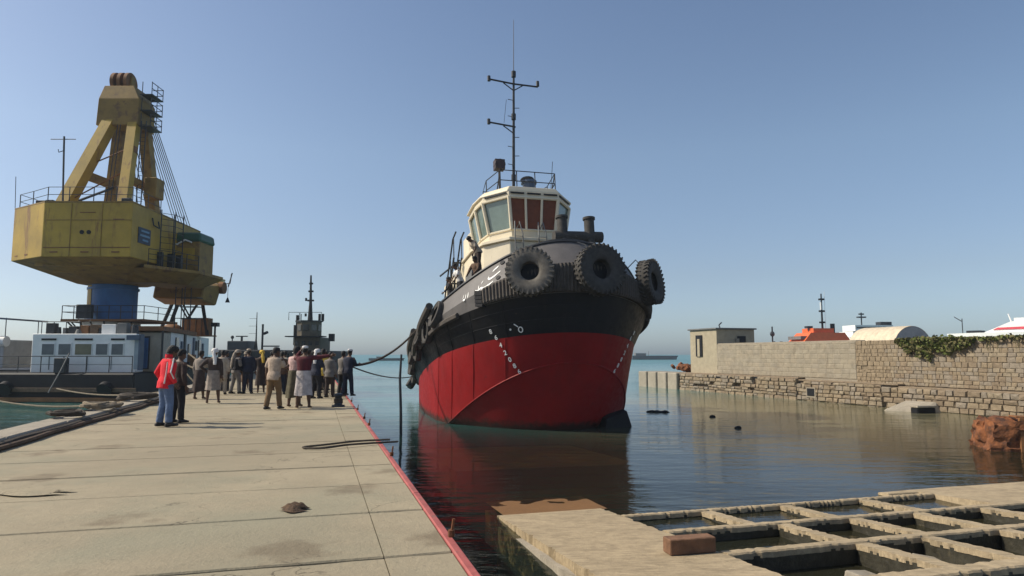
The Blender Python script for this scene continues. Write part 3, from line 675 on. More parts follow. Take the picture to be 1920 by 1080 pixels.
# mast
def mz(z): return Vector((-3.58+(z-11.84)*.1232, 0, z))
mast = MB().tube([mz(10.6), mz(14.5), mz(17.6)], [.085, .07, .055], 8).build('mast', DARKMET, TUG, smooth=True)
MB().tube([mz(17.55), mz(20.3)], [.022, .012], 5).build('whip_aerial', DARKMET, mast)
for z, y0, y1 in ((16.95, -1.28, 1.28), (14.75, -1.28, .1)):
    MB().tube([mz(z)+Vector((0, y0, .12 if y0 < -1 else 0)), mz(z), mz(z)+Vector((0, y1, -.02))], .045, 6).build('yardarm', DARKMET, mast)
    for yy in (y0, y1):
        if abs(yy) > 1:
            MB().cyl(mz(z)+Vector((0, yy, .02)), mz(z)+Vector((0, yy, .28)), .085, n=8).build('mast_light', DARKMET, mast)
            MB().cyl(mz(z)+Vector((0, yy*.42, .0)), mz(z-.35), .03, n=5).build('yard_brace', DARKMET, mast)
for z in (17.3, 15.1, 12.0): MB().cyl(mz(z), mz(z+.3), .12, n=8).build('mast_light', DARKMET, mast)
for i, z in enumerate((16.1, 15.7, 15.25, 14.2, 13.7, 13.25, 12.8)):
    MB().cyl(mz(z), mz(z)+Vector((0, .3 if i % 2 else -.3, .03)), .018, n=5).build('step_rung', DARKMET, mast)
MB().tube([mz(14.9)+Vector((0, -.5, 0)), mz(16.1)+Vector((0, -.38, 0))], .012, 4).build('whip_aerial', DARKMET, mast)
MB().tube([(-2, 1.35, zr), (-1.9, 1.5, zr+1.7)], .015, 4).build('whip_aerial', DARKMET, TUG)
# ladder frames in front of the wheelhouse
for y in (-.75, .35):
    for s in (-.16, .2):
        MB().tube([(-.55, y+s, 7.0), (-.55, y+s, 8.3), (-.75, y+s*.6, 8.95), (-1.0, y+s*.3, 8.7)], .028, 5).build('ladder_rail', GREYMET, TUG)
    for z in (7.3, 7.6, 7.9, 8.2): MB().cyl((-.55, y-.16, z), (-.55, y+.2, z), .016, n=5).build('ladder_rung', GREYMET, TUG)
# side stair with dark handrails, and boat boom
for y in (-2.4, -2.8):
    MB().tube([(-5.0, y, 8.3), (-8.6, y, 4.6)], .05, 6).build('stair_stringer', DARKMET, TUG)
    MB().tube([(-4.4, y, 9.45), (-5.2, y, 9.3), (-8.7, y, 5.6)], .04, 6).build('stair_handrail', DARKMET, TUG)
    for k in range(5):
        q = Vector((-5.0, y, 8.3)).lerp(Vector((-8.6, y, 4.6)), k/4.); MB().cyl(q, q+Vector((0, 0, 1.0)), .03, n=6).build('stair_post', DARKMET, TUG)
for k in range(9):
    q = Vector((-5.2, -2.6, 8.1)).lerp(Vector((-8.6, -2.6, 4.6)), k/8.); MB().box(q, (.24, .42, .03)).build('stair_tread', DARKMET, TUG)
MB().tube([(-6.0, -2.3, 8.45), (-7.0, -3.15, 7.82)], .05, 6).build('boom', DARKMET, TUG)
MB().prism([(-5.3, 2.3), (-9.8, 2.3), (-9.8, -2.3), (-5.3, -2.3)], 8.05, 8.15).build('boat_deck', CREAM, TUG)
MB().box((-7.8, 1.1, 9.2), (1.6, .9, 2.2)).build('exhaust_casing', CREAM, TUG, bevel=.08)
MB().box((-7.8, -1.1, 9.2), (1.6, .9, 2.2)).build('exhaust_casing', CREAM, TUG, bevel=.08)
for (x, z) in ((-3.6, 6.6), (-5.6, 6.6), (-7.8, 6.4)):
    MB().cyl((x, -2.29, z), (x, -2.35, z), .22, n=16).build('porthole', GLASSDK, TUG); 
MB().box((-9.2, -2.33, 5.3), (.8, .06, 1.9)).build('door', DARKMET, TUG)
# rudder nozzle guard and prop lifting tab at the waterline
MB().tube([(.15, -2.6, -.2), (.2, -2.75, .35)], .07, 6).build('anode', WHITEMARK, TUG)

# timber wedge by the port bow and the long mooring pole
tag(MB().loft([[(3.55, 27.1, -.3), (4.9, 27.9, -.3), (4.6, 28.6, -.3), (3.3, 27.9, -.3)], [(3.7, 27.2, .35), (4.6, 27.85, .62), (4.5, 28.2, .68), (3.5, 27.7, .4)]]).build('cradle_wedge', BLACK, bevel=.03), 'dark wedge of the cradle breaking the water by the tug bow', 'wedge')
tag(MB().tube([(-3.95, 25.02, -1.6), (-3.99, 25.0, .9), (-4.04, 25, 2.0), (-4.0, 25, 2.86)], [.055, .05, .045, .035], 8).build('mooring_pole', DARKMET, smooth=True), 'thin dark pole standing upright in the water beside the pier', 'pole')
# mooring lines to the tug
hand = Vector((-6.35, 27.2, 2.42))
tw = TUG.matrix_basis
q1 = tw @ (outline('bul', x=-5.2)+Vector((0, -.1, .1))); q2 = tw @ (outline('fend', x=-17)+Vector((0, -.2, -.1)))
tag(MB().tube(sag(q1, hand, .45), .05, 6).build('mooring_line', ROPEDK, smooth=True), 'thick sagging line from the tug rail down to the crowd', 'rope')
tag(MB().tube(sag(q2, hand+Vector((.05, .12, -.05)), .25), .03, 5).build('mooring_line', ROPEDK, smooth=True), 'thin low line from the tug stern to the crowd', 'rope')

# ------------------------------------------------------------------ harbour wall on the right
WD = Vector((-.321, .947, 0)); WN = Vector((-.947, -.321, 0)); WS = Vector((25.2, 25.5, 0))
WANG = math.atan2(WD.y, WD.x)
def wall_empty(name, t, label, cat, off=0):
    p = WS+WD*t+WN*off; e = empty(name, p, (0, 0, WANG)); return tag(e, label, cat)   # local: +x along the wall away from the camera, +y towards the water
def stone_meshes(n, seed, rough=.05, mats=STONES):
    out = []
    rr = random.Random(seed)
    for i in range(n):
        # unit stone: x,z in -.5...5, front at y=+.5
        j = lambda s=rough: rr.uniform(-s, s)
        bk = [(-.5, -.5, -.5), (.5, -.5, -.5), (.5, -.5, .5), (-.5, -.5, .5)]
        sh = [(-.5+j(), .12+j(), -.5+j()), (.5+j(), .12+j(), -.5+j()), (.5+j(), .12+j(), .5+j()), (-.5+j(), .12+j(), .5+j())]
        fr = [(-.42+j(), .42+j(.1), -.40+j()), (.42+j(), .42+j(.1), -.40+j()), (.42+j(), .42+j(.1), .40+j()), (-.42+j(), .42+j(.1), .40+j())]
        md = [(j(.15), .5+j(.06), j(.15))]
        v = bk+sh+fr+md
        f_ = [(0, 1, 2, 3)]+[(a, (a+1) % 4, 4+(a+1) % 4, 4+a) for a in range(4)]+[(4+a, 4+(a+1) % 4, 8+(a+1) % 4, 8+a) for a in range(4)]+[(8+a, 8+(a+1) % 4, 12) for a in range(4)]
        mb = MB().add(v, f_); out.append([mb.mesh('stone', mt_) for mt_ in mats])
    return out
SM = stone_meshes(10, 5, .06); BM_ = stone_meshes(6, 9, .012, BLOCKS)
def lay(parent, x0, x1, z0, z1, bw, bh, depth, meshes, seed, name, gap=.012, jit=.35, skip=0, zslope=0, limit=300):
    rr = random.Random(seed); z = z0; out = []
    row = 0
    while z < z1-.04:
        h = min(bh*rr.uniform(1-jit*.45, 1+jit*.45), z1-z)
        if z1-(z+h) < bh*.35: h = z1-z
        x = x0-rr.random()*bw*.6
        while x < x1:
            w = bw*rr.uniform(1-jit, 1+jit)
            a, b = max(x, x0), min(x+w, x1)
            if b-a > bw*.25 and rr.random() >= skip:
                out.append((a, b, z, z+h, rr.uniform(-.25, .4), rr.random()))
            x += w
        z += h; row += 1
    out.sort(key=lambda q: q[0]); rest = MB()
    for i, (a, b, za, zb_, pr, q) in enumerate(out):
        ms = meshes[int(q*997) % len(meshes)]; me = ms[int(q*7919) % len(ms)]
        if i < limit:
            o = link(bpy.data.objects.new(name, me), parent)
            o.location = ((a+b)/2, depth*.5*pr*.35, (za+zb_)/2); o.scale = (b-a-gap, depth, zb_-za-gap)
        else:
            for_v = [(v.co.x*(b-a-gap)+(a+b)/2, v.co.y*depth+depth*.5*pr*.35, v.co.z*(zb_-za-gap)+(za+zb_)/2) for v in me.vertices]
            rest.add(for_v, [tuple(p_.vertices) for p_ in me.polygons])
    if rest.v: rest.build(name+'_rest', meshes[0][0].materials[0], parent)['kind'] = 'stuff'
# dressed stone stretch, nearest
sw = wall_empty('stone_wall', 0, 'rough tan stone masonry wall with plants growing over its top', 'wall')
MB().box((7.9, -.366, 2.3), (15.8, .7, 2.64)).build('wall_core', MORTAR, sw)
lay(sw, 4.6, 15.78, 1.2, 3.66, .34, .225, .09, SM, 31, 'stone', skip=.012, jit=.5, gap=.010)
MB().box((2.3, -.05, 2.4), (4.6, .16, 2.5)).build('wall_face', STONES[0], sw)
# rendered block stretch
bwall = wall_empty('block_wall', 15.8, 'smooth cement block wall joining the little hut', 'wall')
MB().box((6.75, -.365, 2.3), (13.5, .7, 2.66)).build('wall_core', PLASTER, bwall)
lay(bwall, .02, 13.5, 1.42, 3.6, .62, .30, .05, BM_, 32, 'block', gap=.0015, jit=.12)
MB().box((6.75, -.42, 3.66), (13.5, .72, .1)).build('coping', PLASTER, bwall, bevel=.02)
# low quay ledge in front
qw = wall_empty('stone_quay', 0, 'low broken rubble quay ledge along the foot of the wall', 'quay', .55)
for x0, x1, zt, dp in ((0, 12.5, 1.12, 1.0), (12.5, 20, 1.24, 1.0), (20, 33.6, 1.36, 1.1)):
    MB().box(((x0+x1)/2, -.75, (zt-.06-1.2)/2), (x1-x0, 1.24, zt-.06+1.2)).build('quay_core', MORTAR, qw)
    MB().box(((x0+x1)/2, -.34, zt-.0), (x1-x0-.02, .7, .09)).build('quay_top', STONES[2], qw, bevel=.02)
lay(qw, 4.6, 13.5, -.25, 1.1, .5, .26, .3, SM, 41, 'stone', skip=.03, jit=.45, limit=150)
lay(qw, 13.5, 20, -.25, 1.2, .5, .26, .3, SM, 42, 'stone', skip=.03, jit=.4)
lay(qw, 20, 33.5, -.25, 1.33, .6, .24, .4, SM, 43, 'stone', skip=.09, jit=.55, limit=150)
MB().box((18.75, .13, .52), (.78, .08, .62)).build('culvert_frame', PLASTER, qw); MB().box((18.75, .16, .54), (.6, .06, .46)).build('culvert_opening', BLACK, qw)
for i in range(7):
    rr = random.Random(60+i); MB().box((21+i*1.45, .12, 1.22+rr.uniform(-.1, .06)), (rr.uniform(.3, .9), .1, rr.uniform(.05, .12))).build('ledge_gap', BLACK, qw)
# hut at the end of the wall
hut = wall_empty('block_hut', 29.35, 'small square block hut with a dark doorway at the wall end', 'hut')
h_ = MB().box((1.8, -1.78, 3.1), (3.6, 3.5, 3.4)).build('wall', HUTM, hut)
MB().box((1.8, -1.78, 4.87), (3.9, 3.8, .12)).build('roof', GREYMET, hut, bevel=.02)
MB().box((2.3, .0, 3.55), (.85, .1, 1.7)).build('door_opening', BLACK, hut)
MB().box((2.32, .04, 3.4), (.32, .06, 1.4)).build('door_post', HUTM, hut)
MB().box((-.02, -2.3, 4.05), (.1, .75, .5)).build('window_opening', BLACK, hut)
MB().box((-.04, -1.9, 3.95), (.12, .3, .3)).build('window_board', PLASTER, hut)
MB().tube([(.2, -.5, 4.93), (.3, -.5, 5.15), (.1, -.6, 5.35)], .05, 6).build('roof_pipe', DARKMET, hut)
# concrete jetty stub with drain pipes
jt = wall_empty('concrete_jetty', 33.7, 'pale concrete jetty stub with dark vertical grooves', 'jetty', .8)
for i in range(4):
    MB().box((.85+1.65*i, -1.2, .45), (1.4, 2.4, 1.8)).build('jetty_block', CONCPALE, jt, bevel=.06)
MB().box((3.3, -1.3, .42), (6.4, 2.1, 1.6)).build('jetty_core', BLACK, jt)
rk = MB()
for i in range(14):
    rr = random.Random(80+i); q = WS+WD*(33.6+rr.uniform(0, 2.2))-WN*rr.uniform(-.2, 1.4); q.z = 1.42+rr.uniform(0, .5)
    rk.box(q, (rr.uniform(.3, .7), rr.uniform(.3, .6), rr.uniform(.2, .5)), (rr.random(), rr.random(), rr.random()))
tag(rk.build('scrap_pile', RUST, bevel=.04), 'heap of rusty red scrap on the jetty beside the hut', 'scrap')
# concrete apron and dark hollow block at the foot of the quay
ap = MB(); 
tag(MB().loft([[(18.6, 35.9, -.4), (20.4, 34.0, -.4), (21.6, 34.6, -.4), (20.6, 36.4, -.4)], [(19.2, 35.7, .12), (20.4, 34.6, .14), (21.3, 34.9, .5), (20.5, 36.2, .5)]]).build('sloping_apron', CONCPALE, bevel=.05), 'small sloping concrete apron at the foot of the quay', 'apron')
hbk = empty('hollow_block', (20.2, 34.2, .1), (0, 0, R(14))); tag(hbk, 'dark open block lying at the water edge below the stone wall', 'block')
MB().box((0, 0, .22), (1.15, .5, .1)).build('top', CONCPALE, hbk, bevel=.02); MB().box((0, .02, -.1), (1.1, .46, .54)).build('body', BLACK, hbk, bevel=.05)
# rusty box in the water at the right
rb_ = empty('rusty_caisson', (16.05, 21.2, -.06), (0, 0, R(-14))); tag(rb_, 'rusty orange iron box standing in the water', 'caisson')
def rough_box(c, s, seed, amp=.05, n=9):
    rr = random.Random(seed); mb = MB()
    for ax, sg in ((0, 1), (0, -1), (1, 1), (1, -1), (2, 1), (2, -1)):
        rows = []
        for i in range(n+1):
            row = []
            for j in range(n+1):
                q = [0, 0, 0]; q[ax] = sg*.5; q[(ax+1) % 3] = i/n-.5; q[(ax+2) % 3] = j/n-.5
                v = Vector((q[0]*s[0], q[1]*s[1], q[2]*s[2])); d_ = noise.noise_vector(v*2.3+Vector((seed, 0, 0)))*amp+noise.noise_vector(v*7)*amp*.5
                row.append(v+d_+Vector(c))
            rows.append(row)
        mb.grid(rows)
    return mb
rough_box((0, 0, .42), (3.2, 1.6, 1.02), 3, .2, 18).build('shell', RUST, rb_, smooth=True, angle=60)
rough_box((.0, .1, -.2), (2.9, 1.4, .6), 5, .04).build('foot', BROWNST, rb_, smooth=True, angle=60)
MB().box((-.85, -.83, .5), (.1, .12, 1.1)).build('strap', BROWNST, rb_); MB().box((.5, -.83, .5), (.1, .12, 1.1)).build('strap', BROWNST, rb_)
MB().box((.3, -.4, 1.0), (2.4, .5, .05), (0, R(3), 0)).build('lid', BROWNST, rb_, bevel=.01)
# flotsam
for i, (x, y, s) in enumerate(((7.4, 34.6, .5), (6.95, 34.7, .3), (9.2, 32.0, .16), (8.8, 27.2, .16))):
    mb = MB().sphere((x, y, .01), (s*.9, s*.3, .09), 14, 8); mb.v = [tuple(Vector(v)+noise.noise_vector(Vector(v)*4)*.09*s+Vector((0, 0, .1*s*noise.noise(Vector(v)*3)))) for v in mb.v]
    tag(mb.build('flotsam', BLACK, smooth=True), ['dark flat driftwood floating right of the tug bow', 'short dark driftwood end beside the longer piece', 'tiny floating dark scrap near the wall reflection', 'lone dark speck of drift close to the slipway'][i], 'driftwood')

# plants hanging over the stone wall
def shrub(label, t0, t1, z0, z1, n, seed, mats, group=None, name='creeper'):
    rr = random.Random(seed); p = WS+WD*((t0+t1)/2); e = empty(name, p+Vector((0, 0, 3.66)), (0, 0, WANG)); tag(e, label, 'plant', group)
    hw = (t1-t0)/2
    for k, mt_ in enumerate(mats):
        mb = MB()
        for i in range(n//len(mats)):
            x = rr.uniform(-hw, hw); hang = (z1-z0)*(1-(x/hw)**2)**.5*rr.random()**1.3*(.5+.5*abs(noise.noise(Vector((x*1.7, seed, 0)))*2))
            c = Vector((x, rr.uniform(-.25, .28)+.05, (.07 if rr.random() < .92 else .2)*rr.random()*(1-(x/hw)**2)-min(hang, z1-z0)))
            s_ = rr.uniform(.05, .12); q = Euler((rr.uniform(0, 6), rr.uniform(0, 6), rr.uniform(0, 6))).to_matrix()
            mb.add([c+q @ Vector(v)*s_ for v in ((-.5, -1, 0), (.5, -1, 0.1), (.6, .3, 0), (0, 1.2, .15), (-.6, .3, 0))], [(0, 1, 2, 3, 4)])
        mb.build(('foliage', 'dry_foliage')[k], mt_, e)['kind'] = 'stuff'
    st_ = MB()
    for i in range(14):
        x = rr.uniform(-hw*.8, hw*.8); st_.tube([(x, -.2, .02), (x+rr.uniform(-.1, .1), .12, .08), (x+rr.uniform(-.2, .2), .2, -.25-.4*rr.random())], .012, 4)
    st_.build('stem', DRYLEAF, e)['kind'] = 'stuff'
shrub('dense green creeper spilling over the top of the stone wall', 8.4, 12.8, 0, 1.15, 4200, 1, (LEAF, DRYLEAF))
shrub('thin dry creeper along the wall top past the dense one', 4.6, 8.2, 0, .22, 320, 2, (LEAF, DRYLEAF))
def leafball(mb, c, r, n, rr, s0=.05):
    for i in range(n):
        d_ = Vector((rr.gauss(0, 1), rr.gauss(0, 1), rr.gauss(0, 1))).normalized()*r*rr.random()**.4
        q = Euler((rr.uniform(0, 6), rr.uniform(0, 6), rr.uniform(0, 6))).to_matrix(); s_ = s0*rr.uniform(.6, 1.4)
        mb.add([Vector(c)+d_+q @ Vector(v)*s_ for v in ((-.5, -1, 0), (.5, -1, 0), (0, 1.2, 0))], [(0, 1, 2)])

# ------------------------------------------------------------------ yard ground and vessels beyond the wall
tag(MB().prism([(26.2, 26.2), (19.7, 45.0), (15.4, 56.0), (20.5, 59), (45, 68), (70, 60), (60, 24)], -1.5, 1.2).build('yard_ground', PLASTER), kind='structure')
# half round corrugated store
qh = empty('arched_store', (35.0, 60.2, 1.2), (0, 0, R(14))); tag(qh, 'half round cream corrugated store with a grey end wall', 'store')
def arch(r_, n=18): return [(r_*math.cos(math.pi*i/n), r_*math.sin(math.pi*i/n)) for i in range(n+1)]
AR, AHW = 2.05, 2.1
def arch_ring(y, r_): return [(-r_, y, 0)]+[(r_*math.cos(math.pi*(1-i/18)), y, AHW+r_*math.sin(math.pi*(1-i/18))) for i in range(19)]+[(r_, y, 0)]
for k in range(9):
    MB().loft([arch_ring(k*.62, AR), arch_ring(k*.62+.3, AR+.035), arch_ring(k*.62+.61, AR)], caps=False).build('roof_sheet', m('cream_sheet', (.55, .46, .33), .6, rust=.2, rustcol=(.4, .28, .16)), qh, smooth=True)
MB().add(arch_ring(.02, AR-.02), [tuple(range(21))]).build('end_wall', m('grey_sheet', (.22, .24, .26), .6), qh)
MB().add(arch_ring(5.55, AR-.02), [tuple(range(21))]).build('end_wall', MT['grey_sheet'], qh)

def ship(name, label, cat, loc, rz, L, B, hullz, hullmat, stripe=None, group=None):
    e = empty(name, loc, (0, 0, rz)); tag(e, label, cat, group)
    sec = lambda x: B/2*(1-max(0, (x/L-.1)/.4)**2.2*.98) if x > .1*L else B/2
    xs = [-L/2+L*i/14 for i in range(15)]
    def rg(z, k, dx=0): return [(x+dx*max(0, x/L), sec(x)*k, z) for x in xs]+[(x+dx*max(0, x/L), -sec(x)*k, z) for x in xs[::-1]]
    MB().loft([rg(-.8, .8), rg(hullz*.45, .95, L*.04), rg(hullz, 1, L*.1)]).build('hull', hullmat, e)
    if stripe: MB().loft([rg(hullz*.62, 1.0, L*.062), rg(hullz*.84, 1.012, L*.085)], caps=False).build('stripe', stripe, e)
    return e, sec
# orange workboat
e, sec = ship('orange_tug', 'bright orange workboat with a black lattice mast behind the wall', 'boat', (47.5, 110, 0), R(186), 16, 6, 4.6, ORANGEP)
MB().loft([[(-5.6, -2.6, 4.6), (2.6, -2.6, 4.6), (2.6, 2.6, 4.6), (-5.6, 2.6, 4.6)], [(-4.6, -2.2, 6.3), (1.0, -2.2, 6.3), (1.0, 2.2, 6.3), (-4.6, 2.2, 6.3)]]).build('superstructure', ORANGEP, e)
MB().box((-1.4, 0, 6.65), (3.4, 3.4, .7)).build('wheelhouse', ORANGEP, e); MB().box((1.3, 0, 5.5), (2.6, 4.0, .5)).build('deck_gear', GREYMET, e)
mm_ = MB().cyl((-2.2, 0, 6.9), (-2.2, 0, 12.6), .17, .1, n=8).build('mast', BLACK, e)
for z in (8.0, 9.8, 11.7): MB().box((-2.2, 0, z), (.75, .5, .28)).build('mast_platform', BLACK, mm_)
MB().cyl((-2.75, 0, 6.5), (-2.75, 0, 13.0), .03, n=4).cyl((-1.9, .3, 10.0), (-1.9, .3, 11.2), .12, n=8).build('aerial', WHITEP, mm_)
MB().cyl((-3.9, 0, 6.3), (-3.9, 0, 7.8), .35, n=10).build('exhaust', BLACK, e)
MB().box((.3, .3, 7.2), (.9, .9, .35)).cyl((.3, .3, 6.5), (.3, .3, 7.2), .08).build('radar', DARKMET, e)
for k in range(7): MB().box((4.6-k*1.3, -2.9, 4.8), (.5, .1, .4)).build('fender', BLACK, e)
# white ship
e, sec = ship('white_ship', 'white ship with stepped decks beside the arched store', 'ship', (68.2, 132, .7), R(184), 14, 7, 4.2, WHITEP)
for k, (x0, x1, z) in enumerate(((-4.5, 5.2, 4.2), (-4, 4.4, 5.4), (-3.6, 3.8, 6.6))):
    MB().box(((x0+x1)/2, 0, z+.55), (x1-x0, 5.4-k*.5, 1.1)).build('deck_house', WHITEP, e); MB().box(((x0+x1)/2, 0, z+.62), (x1-x0-.5, 5.44-k*.5, .32)).build('window_band', GLASSDK, e)
MB().cyl((1.2, 0, 7.7), (1.2, 0, 10.2), .12, n=6).box((1.2, 0, 9.3), (1.5, .8, .25)).box((1.2, 0, 9.9), (.9, .4, .25)).build('mast', DARKMET, e)
MB().box((-3.2, 0, 8.0), (2.2, 1.6, .8)).build('funnel', DARKMET, e)
# ferry
e, sec = ship('white_ferry', 'long white ferry with red stripes showing above the wall', 'ferry', (99, 128, 1.5), R(126.9), 30, 8, 5.6, WHITEP, m('red_stripe', (.5, .03, .05), .5))
MB().loft([[(-15, -3.6, 5.6), (9, -2.6, 5.6), (9, 2.6, 5.6), (-15, 3.6, 5.6)], [(-15, -3.3, 8.3), (4.5, -2.6, 7.6), (4.5, 2.6, 7.6), (-15, 3.3, 8.3)]]).build('cabin', WHITEP, e)
MB().loft([[(-15, 3.3, 6.35), (7.4, 2.4, 6.1), (7.4, 2.78, 6.1), (-15, 3.66, 6.35)], [(-15, 3.2, 7.0), (6.6, 2.3, 6.5), (6.6, 2.76, 6.5), (-15, 3.60, 7.0)]]).build('side_stripe', MT['red_stripe'], e)
MB().cyl((5, 0, 7.0), (5.6, 0, 9.2), .14, n=6).build('mast', WHITEP, e); MB().box((2.5, 0, 7.9), (3.4, 3.6, .8)).build('bridge', WHITEP, e)
MB().box((11.3, 0, 5.85), (2.4, 2.6, .5)).build('anchor_deck', BLACK, e)
MB().tube([(13.6, 0, 5.6), (13.6, 0, 8.6)], .09, 5).tube([(13.6, 0, 8.0), (15, 0, 9.0)], .09, 5).build('bow_davit', DARKMET, e)
# far low freighter on the horizon
e, sec = ship('far_freighter', 'long dark barge far away on the horizon', 'barge', (82, 400, 0), R(2), 26, 7, 2.3, m('dark_blue_hull', (.03, .045, .06), .6))
MB().box((-8, 0, 3.0), (6, 5, 1.4)).build('deckhouse', GREYMET, e); MB().cyl((-3, 0, 2.3), (-3, 0, 5), .12, n=5).build('mast', GREYMET, e)
e, sec = ship('far_freighter', 'tiny low barge on the horizon between the pier and the tug', 'barge', (-60, 330, 0), R(5), 16, 5, 1.2, MT['dark_blue_hull'])
MB().box((-3, 0, 1.5), (3, 3, .9)).build('deckhouse', GREYMET, e)
e = empty('channel_marker', (42.3, 112, 0)); tag(e, 'thin channel marker post left of the orange workboat', 'marker')
MB().cyl((0, 0, -1), (0, 0, 7.4), .12, n=6).build('post', DARKMET, e); MB().sphere((0, 0, 6.2), (.4, .4, .45), 8, 6).build('topmark', DARKMET, e)

# ------------------------------------------------------------------ crane barge on the left
def wb(mb, name, mt_, parent, **k):
    """build from world coordinates under an unrotated empty"""
    loc = parent.location if parent.parent is None else parent.parent.location
    o = mb.build(name, mt_, parent, **k); o.data.transform(Matrix.Translation(-loc)); return o
BG = empty('crane_barge', (-29, 45, 0)); tag(BG, 'black barge with a long white deckhouse under the yellow crane', 'barge')
hullp = [(-22.6, 41.5), (-40, 42.9), (-49, 74), (-32.1, 75.2)]
wb(MB().prism(hullp, -.9, 1.75), 'hull', BLACK, BG, bevel=.1)
wb(MB().prism([(-22.3, 41.2), (-40.2, 42.6), (-40.1, 43.2), (-22.7, 41.8)], .62, .86), 'rubbing_strake', TIMBER, BG)
wb(MB().prism([(-22.3, 41.1), (-40.2, 42.5), (-40.1, 43.2), (-22.7, 41.8)], .05, .28), 'rubbing_strake', BROWNST, BG)
for i in (0, 3, 5): wb(MB().cyl((-24.2-2.1*i, 41.45+.17*i, .9), (-24.2-2.1*i, 41.15+.17*i, .75), .42, n=16), 'side_tyre', BLACK, BG, smooth=True)
# rails along the barge end
pts = [Vector((-22.9, 41.75, 1.75)).lerp(Vector((-36, 42.75, 1.75)), i/9) for i in range(10)]
for p in pts: wb(MB().cyl(p, p+Vector((0, 0, 1.0)), .03, n=6), 'railing_post', DARKMET, BG)
wb(MB().tube([p+Vector((0, 0, 1)) for p in pts], .028, 5), 'railing_bar', DARKMET, BG)
wb(MB().tube([p+Vector((0, 0, .5)) for p in pts], .018, 5), 'railing_bar', GREYMET, BG)
wb(MB().box((-27.4, 42.1, 2.2), (.7, .4, .9)), 'deck_box', DARKMET, BG, bevel=.02)
wb(MB().tube([(-26.9, 42.0, 2.95), (-27.1, 41.6, 1.9), (-27.5, 41.2, .6)], .04, 5), 'boarding_ladder', GREYMET, BG)
# white deckhouse
dh = wb(MB().prism([(-23.4, 43.0), (-29.9, 43.0), (-30.4, 45.0), (-23.97, 45.0)], 1.75, 4.15), 'deckhouse', WHITEP, BG, bevel=.03)
def wx(px): return -29.23+(px-70)*.0333
for a, b in ((70, 92), (101, 123), (132, 162), (171, 192), (200, 221)):
    wb(MB().box(((wx(a)+wx(b))/2, 42.99, 3.18), (wx(b)-wx(a)+.1, .06, .78)), 'window_frame', WHITEP, dh)
    wb(MB().box(((wx(a)+wx(b))/2, 42.965, 3.18), (wx(b)-wx(a), .05, .66)), 'window', m('dusty_window', (.10, .115, .12), .3) if a != 132 else m('olive_blind', (.16, .15, .09), .6), dh)
for a, b in ((68, 95), (130, 163), (198, 223)): wb(MB().box(((wx(a)+wx(b))/2, 42.98, 3.80), (wx(b)-wx(a), .08, .12)), 'vent_slot', BLACK, dh)
for a in (84, 155, 200): wb(MB().box((wx(a), 42.985, 2.35), (.03, .04, .85)), 'panel_seam', GREYMET, dh)
wb(MB().box((-22.95, 42.75, 3.0), (.14, .4, 2.2)).box((-23.36, 42.7, 3.9), (.8, .4, .3)), 'door_frame', BLUEMET, BG)
wb(MB().box((-23.2, 42.75, 2.9), (.3, .1, 1.9)), 'door', m('pale_blue_door', (.25, .3, .33), .5), BG)
# gear on the deckhouse roof
for i, (px, z, sx_, sz, mt_) in enumerate(((68, 4.55, .5, .7, DARKMET), (84, 4.4, .25, .45, DARKMET), (96, 4.38, .22, .4, GREYMET), (112, 4.42, .55, .5, DARKMET), (123, 4.35, .6, .3, GREYMET), (133, 4.45, .55, .55, BROWNST), (152, 4.5, .5, .6, TIMBER), (163, 4.4, .3, .4, DARKMET), (180, 4.5, .9, .62, WHITEP), (205, 4.55, .6, .7, GREYMET), (228, 4.5, .5, .6, DARKMET))):
    if i % 3 == 1: q = MB().cyl((wx(px), 43.8, 4.15), (wx(px), 43.8, 4.15+sz), sx_*.5, sx_*.35, n=10)
    else: q = MB().box((wx(px), 43.9, 4.15+sz/2), (sx_, .5, sz))
    wb(q, 'roof_gear', mt_, BG, bevel=.02)
pts = [Vector((wx(p), 43.2, 4.16)) for p in (62, 85, 108, 134)]
for p in pts: wb(MB().cyl(p, p+Vector((0, 0, .75)), .025, n=6), 'railing_post', DARKMET, BG)
wb(MB().tube([p+Vector((0, 0, .75)) for p in pts], .03, 5), 'railing_bar', GREYMET, BG)
# second house running back along the barge, rusty flat roof and blue door
wb(MB().prism([(-23.1, 45.6), (-27.5, 45.6), (-28.2, 48), (-23.8, 48)], 1.75, 4.3), 'aft_house', m('beige_paint', (.36, .32, .25), .6, rust=.2), BG)
wb(MB().prism([(-22.9, 45.3), (-28, 45.3), (-31.5, 58), (-26.5, 58)], 4.42, 4.72), 'aft_roof', BROWNST, BG)
wb(MB().box((-24.3, 45.56, 2.95), (.62, .1, 2.0)), 'blue_door', BLUEP, BG, bevel=.02)
wb(MB().box((-24.3, 45.57, 2.98), (.78, .06, 2.16)), 'door_surround', DARKMET, BG)
wb(MB().cyl((-23.0, 45.4, 1.75), (-23.0, 45.4, 4.42), .07, n=8), 'roof_post', DARKMET, BG)
wb(MB().prism([(-23.9, 48.3), (-29, 48.3), (-34, 66), (-29.0, 66)], 1.75, 4.4), 'fore_house', WHITEP, BG)
for i, t_ in enumerate((2.2, 4.2, 5.4, 7.4, 9.6, 11.0, 12.6, 14.5)):
    q = Vector((-23.86, 48.3, 3.3+.15*(i % 3)))+Vector((-.277, .961, 0))*t_
    wb(MB().box(q, (.12, .7 if i % 3 else 1.0, .8 if i % 2 else 1.6), (0, 0, R(16))), 'fore_window', (GLASSDK, BLUEMET, DARKMET)[i % 3], BG)
